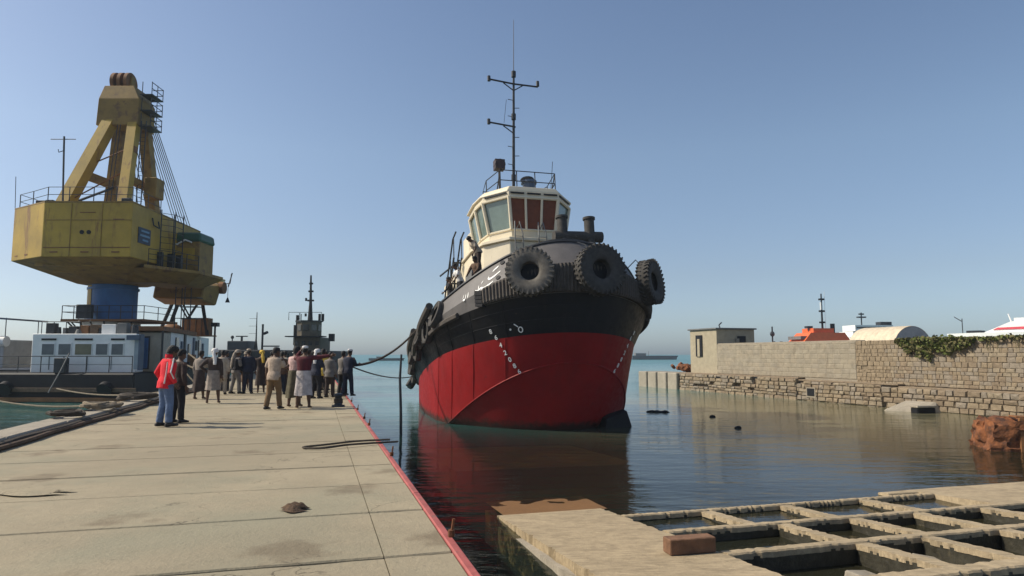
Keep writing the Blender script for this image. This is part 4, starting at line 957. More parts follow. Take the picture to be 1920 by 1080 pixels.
for i, t_ in enumerate((.8, 2.9, 4.9, 6.5, 8.6, 10.4, 12.0, 13.8)):
    rr = random.Random(200+i); q = Vector((-23.2, 48.3, 1.75))+Vector((-.277, .961, 0))*t_; hh = rr.uniform(.5, 1.3)
    wb(MB().box(q+Vector((0, 0, hh/2)), (rr.uniform(.3, .6), rr.uniform(.4, .9), hh), (0, 0, rr.random())), 'deck_gear', (DARKMET, BLACK, BROWNST)[i % 3], BG, bevel=.03)
wb(MB().cyl((-26.3, 61.0, 1.75), (-26.3, 61.0, 5.4), .09, n=8).box((-26.3, 61.0, 5.5), (.6, .5, .35)), 'lamp_mast', DARKMET, BG)
# crane pedestal platform belongs to the barge
PED = Vector((-29.65, 51, 0))
wb(MB().cyl(PED+Vector((0, 0, 4.15)), PED+Vector((0, 0, 5.2)), 1.9, n=28), 'pedestal_base', WHITEP, BG, smooth=True)
plat = [(-31.9, 48.6), (-26.0, 48.6), (-26.0, 53.5), (-33.0, 53.5)]
wb(MB().prism(plat, 5.2, 5.36), 'walkway', BROWNST, BG)
for i in range(8):
    a = R(200+i*18); p = PED+Vector((1.9*math.cos(a), 1.9*math.sin(a), 4.2)); wb(MB().cyl(p, p+Vector((.9*math.cos(a), .9*math.sin(a), 1.0)), .05, n=6), 'walkway_strut', DARKMET, BG)
pts = [Vector((-31.85, 52.5, 5.36)), Vector((-31.85, 50.5, 5.36))]+[Vector((-31.85+5.8*i/7, 48.65, 5.36)) for i in range(8)]+[Vector((-26.05, 50.6, 5.36)), Vector((-26.05, 53, 5.36))]
for p in pts: wb(MB().cyl(p, p+Vector((0, 0, .95)), .03, n=6), 'railing_post', DARKMET, BG)
for h in (.5, .95): wb(MB().tube([p+Vector((0, 0, h)) for p in pts], .025, 5), 'railing_bar', DARKMET, BG)
wb(MB().box((-30.4, 48.9, 5.9), (1.1, .3, 1.0)), 'control_cabinet', DARKMET, BG, bevel=.02)
# stair tower right of the pedestal
for x, y in ((-25.6, 52.2), (-24.9, 52.2), (-25.6, 53.2), (-24.9, 53.2)): wb(MB().cyl((x, y, 4.7), (x, y, 8.8), .04, n=6), 'stair_post', DARKMET, BG)
for z in (5.6, 6.5, 7.2): wb(MB().tube([(-25.6, 52.2, z), (-24.0, 52.2, z), (-24.0, 53.2, z), (-25.6, 53.2, z)], .03, 5), 'stair_rail', DARKMET, BG)

# ------------------------------------------------------------------ the crane itself
CR = empty('floating_crane', (-29.65, 51, 5.2)); tag(CR, 'big yellow slewing crane with a four legged frame on a blue pedestal', 'crane')
pd = wb(MB().cyl(PED+Vector((0, 0, 5.37)), PED+Vector((0, 0, 8.1)), 1.62, n=40), 'pedestal', BLUEP, CR, smooth=True)
wb(MB().prism([(PED.x+1.66*math.cos(R(a)), PED.y+1.66*math.sin(R(a))) for a in range(178, 243, 8)]+[(PED.x+1.5*math.cos(R(a)), PED.y+1.5*math.sin(R(a))) for a in range(242, 177, -8)], 5.7, 7.9), 'yellow_panel', YEL, CR)
wb(MB().cyl(PED+Vector((0, 0, 7.6)), PED+Vector((0, 0, 7.75)), 1.72, n=40), 'pedestal_ring', BLUEP, CR, smooth=True)
hs = [(-24.65, 44.0), (-30.4, 44.0), (-34.0, 46.3), (-34.0, 52.5), (-31, 55), (-25.2, 55), (-24.85, 48.6)]
def rg(poly, z): return [(x, y, z) for x, y in poly]
hsb = [(PED.x+(x-PED.x)*.42, PED.y+(y-PED.y)*.30) for x, y in hs]
wb(MB().loft([rg(hs, 9.15), rg(hs, 12.7)]), 'machinery_house', YEL, CR, bevel=.03)
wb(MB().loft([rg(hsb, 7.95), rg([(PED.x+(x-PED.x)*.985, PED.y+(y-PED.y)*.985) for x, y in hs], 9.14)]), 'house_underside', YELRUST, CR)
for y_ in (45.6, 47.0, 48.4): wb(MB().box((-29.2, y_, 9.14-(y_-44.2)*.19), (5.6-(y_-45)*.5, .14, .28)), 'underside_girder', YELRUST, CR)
wb(MB().prism([(x+.0, y) for x, y in hs], 12.702, 12.8), 'roof_edge', YELRUST, CR)
# plates seams and hatches on the near face
for x in (-28.6, -26.6): wb(MB().box((x, 43.985, 10.9), (.04, .03, 3.5)), 'plate_seam', YELRUST, CR)
for x in (-27.85, -27.4): wb(MB().cyl((x, 44.0, 10.75), (x, 43.96, 10.75), .14, n=12), 'vent_hole', BLACK, CR)
wb(MB().box((-27.55, 43.985, 12.05), (1.0, .03, .05)).box((-25.5, 43.985, 11.6), (.7, .03, .05)), 'hatch_edge', BROWNST, CR)
sg = wb(MB().box((-24.66, 45.6, 10.75), (.06, 1.5, 1.05)), 'name_board', m('board_blue', (.015, .03, .06), .5), CR)
for z, y0, y1 in ((11.05, 45.1, 46.1), (10.75, 45.0, 46.2), (10.45, 45.3, 46.0)):
    wb(MB().box((-24.61, (y0+y1)/2, z), (.04, y1-y0, .12)), 'board_lettering', m('board_pale_blue', (.12, .24, .36), .5), CR)
wb(MB().tube([(-24.7, 46.6, 12.2), (-24.6, 46.6, 11.7), (-24.6, 47.4, 11.6), (-24.7, 47.4, 12.1)], .05, 5), 'davit_hook', DARKMET, CR)
# railings on the roof
pts = [Vector((-33.8, 49, 12.8)), Vector((-33.8, 46.5, 12.8)), Vector((-32.2, 45.5, 12.8)), Vector((-30.4, 44.3, 12.8)), Vector((-29.0, 44.3, 12.8)), Vector((-27.4, 44.3, 12.8)), Vector((-25.9, 44.3, 12.8)), Vector((-24.9, 44.4, 12.8)), Vector((-25, 46.5, 12.8)), Vector((-25.1, 48.4, 12.8))]
for p in pts: wb(MB().cyl(p, p+Vector((0, 0, 1.0)), .03, n=6), 'railing_post', DARKMET, CR)
for h in (.5, 1.0): wb(MB().tube([p+Vector((0, 0, h)) for p in pts], .022, 5), 'railing_bar', DARKMET, CR)
for x, y, s in ((-32.0, 46.2, .5), (-30.9, 45.3, .35), (-25.6, 45.0, .4)): wb(MB().box((x, y, 12.8+s/2), (s*1.5, s, s)), 'roof_vent', DARKMET, CR, bevel=.04)
wb(MB().cyl((-33.9, 46.2, 12.8), (-34.0, 46.2, 15.0), .02, n=4), 'whip_aerial', DARKMET, CR)
am = wb(MB().cyl((-30.2, 45.5, 12.8), (-30.4, 45.5, 17.6), .06, n=6), 'aerial_mast', DARKMET, CR)
wb(MB().cyl((-31.3, 45.5, 17.4), (-29.6, 45.5, 17.4), .03, n=5).tube([(-30.4, 45.5, 16.6), (-30.7, 45.5, 16.5), (-30.75, 45.5, 16.7)], .03, 5), 'aerial_arm', DARKMET, CR)
# A-frame legs
def beam(a, b, w0, w1, name, mt_=YEL, parent=CR):
    a, b = Vector(a), Vector(b); d_ = (b-a).normalized(); u = Vector((1, 0, 0)); u = (u-d_*u.dot(d_)).normalized(); v = d_.cross(u)
    return wb(MB().loft([[c+u*i*w+v*j*w for i, j in ((-1, -1), (1, -1), (1, 1), (-1, 1))] for c, w in ((a, w0), (b, w1))]), name, mt_, parent)
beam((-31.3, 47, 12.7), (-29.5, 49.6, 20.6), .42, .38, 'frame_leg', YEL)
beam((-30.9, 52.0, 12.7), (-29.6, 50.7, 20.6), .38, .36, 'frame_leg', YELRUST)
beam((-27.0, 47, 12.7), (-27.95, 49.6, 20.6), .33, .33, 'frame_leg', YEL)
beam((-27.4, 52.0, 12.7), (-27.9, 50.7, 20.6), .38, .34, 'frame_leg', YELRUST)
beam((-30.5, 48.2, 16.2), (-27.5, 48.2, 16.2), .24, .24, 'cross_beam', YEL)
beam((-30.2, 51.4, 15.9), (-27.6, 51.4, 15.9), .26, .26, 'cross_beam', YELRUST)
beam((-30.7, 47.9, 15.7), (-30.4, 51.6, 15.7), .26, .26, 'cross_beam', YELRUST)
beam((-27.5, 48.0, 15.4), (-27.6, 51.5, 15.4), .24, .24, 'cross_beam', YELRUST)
beam((-30.9, 46.6, 13.0), (-30.2, 51.5, 15.6), .07, .07, 'brace', DARKMET)
wb(MB().box((-26.6, 50.2, 15.1), (.9, 1.2, 1.5)), 'winch_box', YELRUST, CR, bevel=.05)
hd = wb(MB().loft([[(-30.5, 49.0, 19.6), (-27.4, 49.0, 19.6), (-27.4, 51.3, 19.6), (-30.5, 51.3, 19.6)], [(-30.4, 49.0, 21.6), (-27.4, 49.0, 21.6), (-27.4, 51.3, 21.6), (-30.4, 51.3, 21.6)], [(-30.2, 49.3, 22.7), (-28.0, 49.3, 22.7), (-28.0, 51, 22.7), (-30.2, 51, 22.7)]]), 'frame_head', YELRUST, CR, bevel=.04)
for x in (-29.8, -29.3, -28.8):
    wb(MB().cyl((x-.12, 50.2, 23.2), (x+.12, 50.2, 23.2), .8, n=24), 'sheave', BROWNST, hd, smooth=True)
wb(MB().box((-29.3, 50.2, 23.2), (1.5, .5, 1.1)), 'sheave_cheek', YELRUST, hd, bevel=.04)
for a, b in (((-30.6, 47.8, 16.0), (-27.6, 51.5, 19.4)), ((-27.5, 48.1, 13.2), (-30.3, 51.7, 15.8)), ((-30.9, 47.3, 13.6), (-27.6, 48.2, 16.0))): wb(MB().cyl(a, b, .05, n=5), 'brace', BROWNST, CR)
for i, (a, b) in enumerate((((-28.9, 49.1, 20.0), (-28.6, 47.6, 12.8)), ((-28.7, 49.1, 20.0), (-28.3, 47.6, 12.8)), ((-29.0, 51.0, 20.0), (-29.3, 53.4, 12.8)))): wb(MB().cyl(a, b, .03, n=4), 'hoist_cable', DARKMET, CR)
for z in (14.4, 17.6): wb(MB().box((-27.45, 48.6 if z > 15 else 47.6, z), (.5, .5, .5)), 'junction_box', BROWNST, CR, bevel=.03)
for x in (-33.4, -32.2, -29.6, -27.6, -25.6): wb(MB().box((x, 46.1-.0 if x < -31 else 43.97, 9.45), (.5, .05, .08)) if x > -31 else MB().box((x, 45.93 if x < -33 else 45.15, 9.45), (.4, .05, .08), (0, 0, R(-32.6))), 'seam_plate', BROWNST, CR)
wb(MB().box((-27.5, 43.98, 9.75), (5.6, .03, .05)), 'plate_seam', BROWNST, CR)
wb(MB().box((-27.5, 43.98, 11.55), (5.6, .03, .035)), 'plate_seam', YELRUST, CR)
# caged ladder and platform on the head's right side
for z in (19.6, 20.8, 22.0): 
    wb(MB().box((-27.0, 50.0, z), (.9, 1.6, .06)), 'ladder_platform', DARKMET, CR)
    wb(MB().tube([(-26.6, 49.2, z+.9), (-26.6, 50.8, z+.9), (-27.4, 50.8, z+.9)], .03, 5).tube([(-26.6, 49.2, z+.45), (-26.6, 50.8, z+.45), (-27.4, 50.8, z+.45)], .03, 5), 'platform_rail', DARKMET, CR)
    for x, y in ((-26.6, 49.2), (-26.6, 50.0), (-26.6, 50.8), (-27.3, 49.2)): wb(MB().cyl((x, y, z), (x, y, z+.95), .03, n=5), 'platform_post', DARKMET, CR)
for x in (-27.3, -26.95): wb(MB().cyl((x-.1, 49.3, 12.7), (x, 49.3, 20), .04, n=5), 'ladder_rail', DARKMET, CR)
for i in range(22): wb(MB().cyl((-27.35, 49.3, 13+i*.32), (-26.95, 49.3, 13+i*.32), .02, n=4), 'ladder_rung', DARKMET, CR)
for i, dx in enumerate((0, .25, .5, .75, 1.0, 1.25, 1.5)):
    wb(MB().cyl((-28.6+dx*.55, 50.6, 22.6-.25*abs(dx-.5)), (-37.4+dx*1.3, 80, 11.3), .035, n=5), 'luffing_cable', DARKMET, CR)
for dx in (0, .3): wb(MB().cyl((-29.2+dx, 50.5, 20.6), (-28.4+dx, 53.5, 12.7), .03, n=4), 'hoist_cable', DARKMET, CR)
# side walkway, cab
wb(MB().prism([(-24.9, 46.2), (-22.9, 50.2), (-22.9, 54.2), (-26.5, 54.2)], 8.75, 8.95), 'cab_platform', YELRUST, CR)
wb(MB().loft([rg([(-24.9, 46.2), (-22.9, 50.2), (-22.9, 54.2), (-27, 54.2), (-27, 47)], 8.74), rg([(-25.6, 49), (-24.2, 51), (-24.2, 53.6), (-27, 53.6), (-27.5, 49)], 8.0)]), 'platform_bracket', YELRUST, CR)
wb(MB().box((-24.4, 51.9, 10.1), (2.3, 2.4, 2.3)), 'operator_cab', YELRUST, CR, bevel=.06)
wb(MB().box((-24.4, 50.66, 10.3), (1.6, .06, .9)), 'cab_panel', YEL, CR)
wb(MB().box((-24.4, 51.9, 11.6), (2.5, 2.6, .7), None, .92), 'cab_roof', GREENP, CR, bevel=.12)
wb(MB().tube([(-25.5, 50.6, 11.4), (-24.9, 50.57, 11.0), (-24.3, 50.57, 11.35), (-23.8, 50.57, 11.15)], .07, 5), 'roof_tarp', WHITEP, CR)
pts = [Vector((-24.75, 46.4, 8.95)), Vector((-24.3, 47.3, 8.95)), Vector((-23.85, 48.2, 8.95)), Vector((-23.4, 49.1, 8.95)), Vector((-23.0, 50.1, 8.95))]
for p in pts: wb(MB().cyl(p, p+Vector((0, 0, 1.1)), .035, n=6), 'railing_post', DARKMET, CR)
for h in (.4, .75, 1.1): wb(MB().tube([p+Vector((0, 0, h)) for p in pts], .025, 5), 'railing_bar', DARKMET, CR)
for x, y in ((-24.6, 47.6), (-24.0, 48.4), (-24.6, 49.4), (-24.0, 49.6)): wb(MB().cyl((x, y, 8.95), (x, y, 13.0), .04, n=5), 'stair_post', DARKMET, CR)
for i in range(9): wb(MB().tube([(-24.65, 47.6, 9.4+i*.42), (-24.0, 48.4, 9.4+i*.42), (-24.0, 49.6, 9.4+i*.42)], .025, 4), 'stair_rail', DARKMET, CR)
for i, (x, y) in enumerate(((-24.7, 47.8), (-24.3, 48.6), (-24.1, 49.4))): wb(MB().box((x, y, 9.5), (.4, .3, 1.0)), 'machinery_box', DARKMET, CR)
# boom laid out forward, resting on its trestle
wb(MB().loft([[(-28.6, 54.5, 7.35), (-24.7, 54.5, 7.2), (-24.5, 54.5, 8.3), (-25.3, 54.5, 8.75), (-28.4, 54.5, 8.7)], [(-28.9, 57, 7.0), (-24.6, 57, 6.9), (-24.2, 57, 8.5), (-25.5, 57, 9.1), (-28.8, 57, 9.0)], [(-30.4, 61.5, 7.6), (-26.6, 61.5, 7.6), (-26.3, 61.5, 9.1), (-27.1, 61.5, 9.6), (-30.2, 61.5, 9.6)]]), 'boom_foot', YELRUST, CR, bevel=.1)
for dx in (0, 2.6):
    for dz in (0, 1.6): wb(MB().cyl((-29.6+dx, 61, 8.0+dz), (-38.0+dx*.7, 86, 11.0+dz*.7), .16, n=8), 'boom_chord', YEL, CR)
for i in range(8):
    t_ = i/8; t2 = (i+1)/8
    a = Vector((-29.6, 61, 8.0)).lerp(Vector((-38, 86, 11)), t_); b = Vector((-27.0, 61, 9.6)).lerp(Vector((-36.2, 86, 12.1)), t2); wb(MB().cyl(a, b, .07, n=5), 'boom_lacing', YEL, CR)
wb(MB().cyl((-24.4, 57.2, 8.4), (-24.0, 57.2, 8.4), .5, n=14), 'boom_pin', BROWNST, CR)
wb(MB().tube([(-24.3, 57.3, 8.7), (-23.6, 57.3, 8.8), (-23.5, 57.3, 9.6)], .05, 5).tube([(-24.2, 58.4, 8.6), (-23.9, 58.4, 9.8)], .05, 5), 'boom_rail', DARKMET, CR)
wb(MB().cyl((-23.8, 57.4, 7.2), (-23.8, 57.4, 7.6), .2, .05, n=8).cyl((-23.8, 57.4, 7.5), (-23.8, 57.4, 8.7), .02, n=4), 'hanging_lamp', DARKMET, CR)
TR = empty('boom_trestle', (-28.6, 60.2, 1.75)); tag(TR, 'dark braced trestle holding up the crane boom over the barge', 'trestle')
for a, b in (((-30.9, 60.2, 4.5), (-29.7, 60.2, 7.6)), ((-30.2, 60.2, 4.5), (-29.2, 60.2, 7.6)), ((-26.6, 60.2, 4.5), (-27.2, 60.2, 7.6))): wb(MB().cyl(a, b, .16, n=8), 'leg', BLACK, TR)
for a, b in (((-29.3, 60.2, 7.5), (-28.4, 60.2, 6.0)), ((-29.1, 60.4, 7.5), (-28.2, 60.4, 6.0)), ((-27.4, 60.2, 7.5), (-28.3, 60.2, 6.0)), ((-27.6, 60.4, 7.5), (-28.5, 60.4, 6.0))): wb(MB().cyl(a, b, .07, n=6), 'brace', BLACK, TR)
wb(MB().box((-27.7, 60.6, 5.25), (2.3, 1.0, 1.6)), 'winch_shed', BROWNST, TR, bevel=.04)
for x in (-28.3, -27.6, -27.1): wb(MB().box((x, 60.07, 5.3), (.1, .06, 1.5)), 'shed_rib', TIMBER, TR)
wb(MB().box((-28.6, 60.2, 4.48), (5.0, 1.5, .1)), 'base_plate', BROWNST, TR)
wb(MB().sphere((-29.6, 60.0, 5.0), (.9, .6, .55)), 'tarp_heap', BROWNST, TR, smooth=True)
# slack lines from the barge to the pier
for a, b, dr, r_, lb in (((-36, 42.6, 1.5), (-13.9, 30.9, 1.5), 1.35, .05, 'long slack pale line hanging between the barge and the pier kerb'), ((-27, 41.2, .85), (-14.2, 32.0, 1.5), .45, .04, 'short pale line hanging low beside the barge hull')):
    tag(MB().tube(sag(a, b, dr, 20), r_, 6).build('barge_line', ROPE, smooth=True), lb, 'rope')
gw = empty('gangway', (-14.4, 29.6, 1.3)); tag(gw, 'pale sloping gangway poles between the barge and the crowd', 'gangway')
for a, b in (((-15.1, 31, 2.6), (-13.6, 30, 2.2)), ((-15.0, 31, 2.5), (-13.6, 30.3, 1.35)), ((-14.6, 31.2, 2.9), (-13.4, 30.4, 2.3))): wb(MB().cyl(a, b, .035, n=6), 'pole', ROPE, gw)

# ------------------------------------------------------------------ other craft on the left
LV = empty('moored_launch', (-37.0, 48.5, 0)); tag(LV, 'small grey launch with a flat awning beyond the barge corner', 'launch')
wb(MB().box((-37.5, 50, .6), (6.5, 6, 2.2)), 'hull', DARKMET, LV, bevel=.1)
wb(MB().box((-37.0, 48.6, 2.9), (5.4, 4, 1.9)), 'cabin', m('dull_white', (.36, .36, .35), .6, rust=.2), LV, bevel=.04)
wb(MB().box((-36.9, 48.6, 5.45), (5.6, 4, .12), (0, R(4), 0)), 'awning', BLUEMET, LV)
for x, y in ((-34.4, 46.8), (-34.6, 50.3), (-35.7, 46.8)): wb(MB().cyl((x, y, 3.8), (x, y, 5.35), .03, n=6), 'awning_post', GREYMET, LV)
wb(MB().cyl((-34.6, 46.7, 3.75), (-34.2, 46.7, 3.75), .36, n=14), 'life_raft', WHITEP, LV, smooth=True)
wb(MB().box((-35.6, 46.6, 4.1), (1.2, .5, .6)), 'roof_box', DARKMET, LV)
for x in (-36.2, -35.3, -34.8): wb(MB().box((x, 46.56, 3.0), (.35, .06, .9)), 'window', GLASSDK, LV)
wb(MB().sphere((-34.9, 45.6, 1.55), (.75, .4, .3)), 'blue_tarp', m('blue_tarp', (.03, .06, .42), .5), LV, smooth=True)
def small_tug(name, label, c, k, mt_house, mast_h):
    e = empty(name, (c[0], c[1], 0)); tag(e, label, 'tugboat'); X, Y = c
    n = 14; out = [(X+2.9*k*math.sin(a), Y-3.5*k*math.cos(a)) for a in [R(-90+180*i/n) for i in range(n+1)]]+[(X+2.5*k, Y+12*k), (X-2.5*k, Y+12*k)]
    wb(MB().loft([[(X+(x-X)*.8, Y+(y-Y)*.85, -.6) for x, y in out], [(x, y, 2.6*k) for x, y in out]]), 'hull', BLACK, e)
    wb(MB().loft([[(X+(x-X)*1.0, Y+(y-Y)*1.0, 2.6*k) for x, y in out], [(X+(x-X)*.97, Y+(y-Y)*.97, 3.3*k) for x, y in out]], caps=False), 'bulwark', BLACK, e)
    wb(MB().box((X, Y+3*k, 3.7*k), (3.1*k, 4.5*k, 2.4*k)), 'deckhouse', mt_house, e, bevel=.1)
    for x0, x1 in ((-1.9, -.7), (-.6, .6), (.7, 1.9)): wb(MB().tube([(X+x0*k, Y-.2*k, 6.85*k), (X+x0*k, Y-.2*k, 7.75*k), (X+x1*k, Y-.2*k, 7.75*k), (X+x1*k, Y-.2*k, 6.85*k)], .04, 4), 'roof_rail', BLACK, e)
    for x0 in (-1.2, -.4, .4, 1.2): wb(MB().box((X+x0*k, Y+.72*k, 4.2*k), (.4*k, .1, .5*k)), 'house_window', GLASSDK, e)
    wb(MB().box((X, Y+.3*k, 4.95*k), (4.4*k, 1.6*k, .12*k)), 'bridge_wing', BLACK, e)
    oc = [(X+1.45*k*math.sin(R(a)), Y+1.6*k-1.45*k*math.cos(R(a))) for a in (-150, -90, -55, -20, 20, 55, 90, 150)]
    wb(MB().prism(oc, 4.9*k, 6.7*k), 'wheelhouse', mt_house, e)
    for a in (-72, -37, 0, 37, 72):
        q = Vector((X+1.4*k*math.sin(R(a)), Y+1.6*k-1.4*k*math.cos(R(a)), 6.0*k)); wb(MB().box(q, (.62*k, .1, .7*k), (0, 0, R(a))), 'window', GLASSDK, e)
    wb(MB().prism([(X+(x-X)*1.15, y-.1*k) for x, y in oc], 6.7*k, 6.85*k), 'wheelhouse_roof', DARKMET, e)
    ms = wb(MB().tube([(X, Y+1.8*k, 6.8*k), (X, Y+1.8*k, 9*k), (X-.05, Y+1.8*k, mast_h)], [.32*k, .18*k, .1*k], 8), 'mast', BLACK, e)
    for f_ in (.45, .65, .82): wb(MB().box((X, Y+1.8*k, 6.8*k+(mast_h-6.8*k)*f_), (.9*k*(1.3-f_), .2, .2*k)), 'mast_light', BLACK, ms)
    for h in (.6, .75): wb(MB().cyl((X-.55*k, Y+1.8*k, mast_h*h), (X-.55*k, Y+1.8*k, mast_h*h+.35*k), .13*k, n=8), 'day_shape', BLACK, ms)
    for x in (-1.2, 1.0, 1.4): wb(MB().cyl((X+x*k, Y+2.2*k, 6.85*k), (X+x*k, Y+2.2*k, 7.7*k), .16*k if x > 0 else .05, n=8), 'roof_post', BLACK, e)
    for s in (-1.9, -2.15): wb(MB().cyl((X+s*k, Y+3*k, 4*k), (X+s*k, Y+3*k, (7.6 if s > -2 else 6.4)*k), .17*k, n=8), 'exhaust_pipe', BLACK, e)
    wb(MB().box((X+2.3*k, Y+3*k, 4.9*k), (.6*k, .6*k, .9*k)), 'searchlight_box', BLACK, e)
    for i in range(5):
        a = R(-50+25*i); wb(MB().cyl((X+2.95*k*math.sin(a), Y-3.55*k*math.cos(a), 2.7*k), (X+3.2*k*math.sin(a), Y-3.9*k*math.cos(a), 2.7*k), .6*k, n=16), 'bow_tyre', RUBBER, e, smooth=True)
small_tug('dark_tug', 'dark tug with a tall black mast moored beyond the crowd', (-24.0, 80), 1.0, m('drab_cream', (.10, .08, .05), .7, rust=.2), 12.3)
FV = empty('dark_workboat', (-41, 110, 0)); tag(FV, 'low dark workboat with thin masts beyond the crowd', 'workboat')
wb(MB().box((-41, 113, 1.6), (8.5, 14, 4.0)), 'hull', BLACK, FV, bevel=.2)
wb(MB().box((-43, 110, 4.3), (3.2, 4, 1.4)), 'wheelhouse', DARKMET, FV, bevel=.1)
wb(MB().box((-42.9, 109.5, 5.75), (1.8, .3, .16)).cyl((-42.9, 109.5, 5), (-42.9, 109.5, 5.7), .18, n=8), 'radar', BLACK, FV)
wb(MB().cyl((-44.4, 109.5, 4.4), (-44.4, 109.5, 5.5), .1, n=6).sphere((-44.4, 109.5, 5.6), .28, 8, 6), 'lamp', BLACK, FV)
mst = wb(MB().tube([(-40.8, 110, 3.6), (-40.8, 110, 5.2), (-40.8, 110, 9.6)], [.35, .13, .06], 6), 'mast', BLACK, FV)
for z in (6.2, 7.4, 8.6): wb(MB().cyl((-42.0, 110, z), (-40.8, 110, z), .03, n=4), 'yard', BLACK, mst)
wb(MB().cyl((-39.8, 110, 3.6), (-39.8, 110, 7.7), .17, n=8), 'exhaust', BLACK, FV); wb(MB().box((-39.3, 110, 6.3), (.7, .5, .35), (0, R(-25), 0)), 'crane_head', BLACK, FV)
wb(MB().box((-38.4, 110, 4.2), (2.6, .5, .2)), 'awning', DARKMET, FV)

# ------------------------------------------------------------------ people
SKIN = [m('skin_a', (.10, .052, .03), .6, var=.1), m('skin_b', (.15, .08, .048), .6, var=.1)]
HAIR = m('black_hair', (.012, .01, .009), .7, var=.3, scale=30, bump=.5, bscale=80)
SHOE = m('dark_shoe', (.02, .018, .017), .6)
def cloth(name, col, **k): return m('cloth_'+name, col, .9, var=k.get('var', .32), scale=k.get('scale', 7), bump=.5, bscale=18)
ARMS = dict(down=((.045, -.02, -.29), (.06, .05, -.545)), hip=((.20, -.10, -.24), (.0, .02, -.43)), fold=((.06, .06, -.28), (-.20, .23, -.20)), fwd=((.05, .14, -.25), (-.02, .37, -.19)),
            back=((.08, -.11, -.27), (-.13, -.17, -.47)), up=((.14, .2, -.02), (-.02, .20, .22)), side=((.28, .03, .03), (.52, .08, .07)), pocket=((.12, -.08, -.27), (.07, .09, -.48)), rail=((.07, .17, -.22), (.0, .36, -.36)))
pending = []
def remesh_obj(mb, name, mt_, parent, vox, extra=None, smooth=4):
    o = mb.build(name, mt_, parent); r_ = o.modifiers.new('r', 'REMESH'); r_.mode = 'VOXEL'; r_.voxel_size = vox; r_.use_smooth_shade = True
    s_ = o.modifiers.new('s', 'SMOOTH'); s_.iterations = smooth; s_.factor = .5
    pending.append((o, extra)); return o
def ell(c, rx, ry, ax, ay, n=14, sq=1.0): return [c+ax*rx*(abs(math.cos(2*math.pi*i/n))**sq*math.copysign(1, math.cos(2*math.pi*i/n)))+ay*ry*(abs(math.sin(2*math.pi*i/n))**sq*math.copysign(1, math.sin(2*math.pi*i/n))) for i in range(n)]
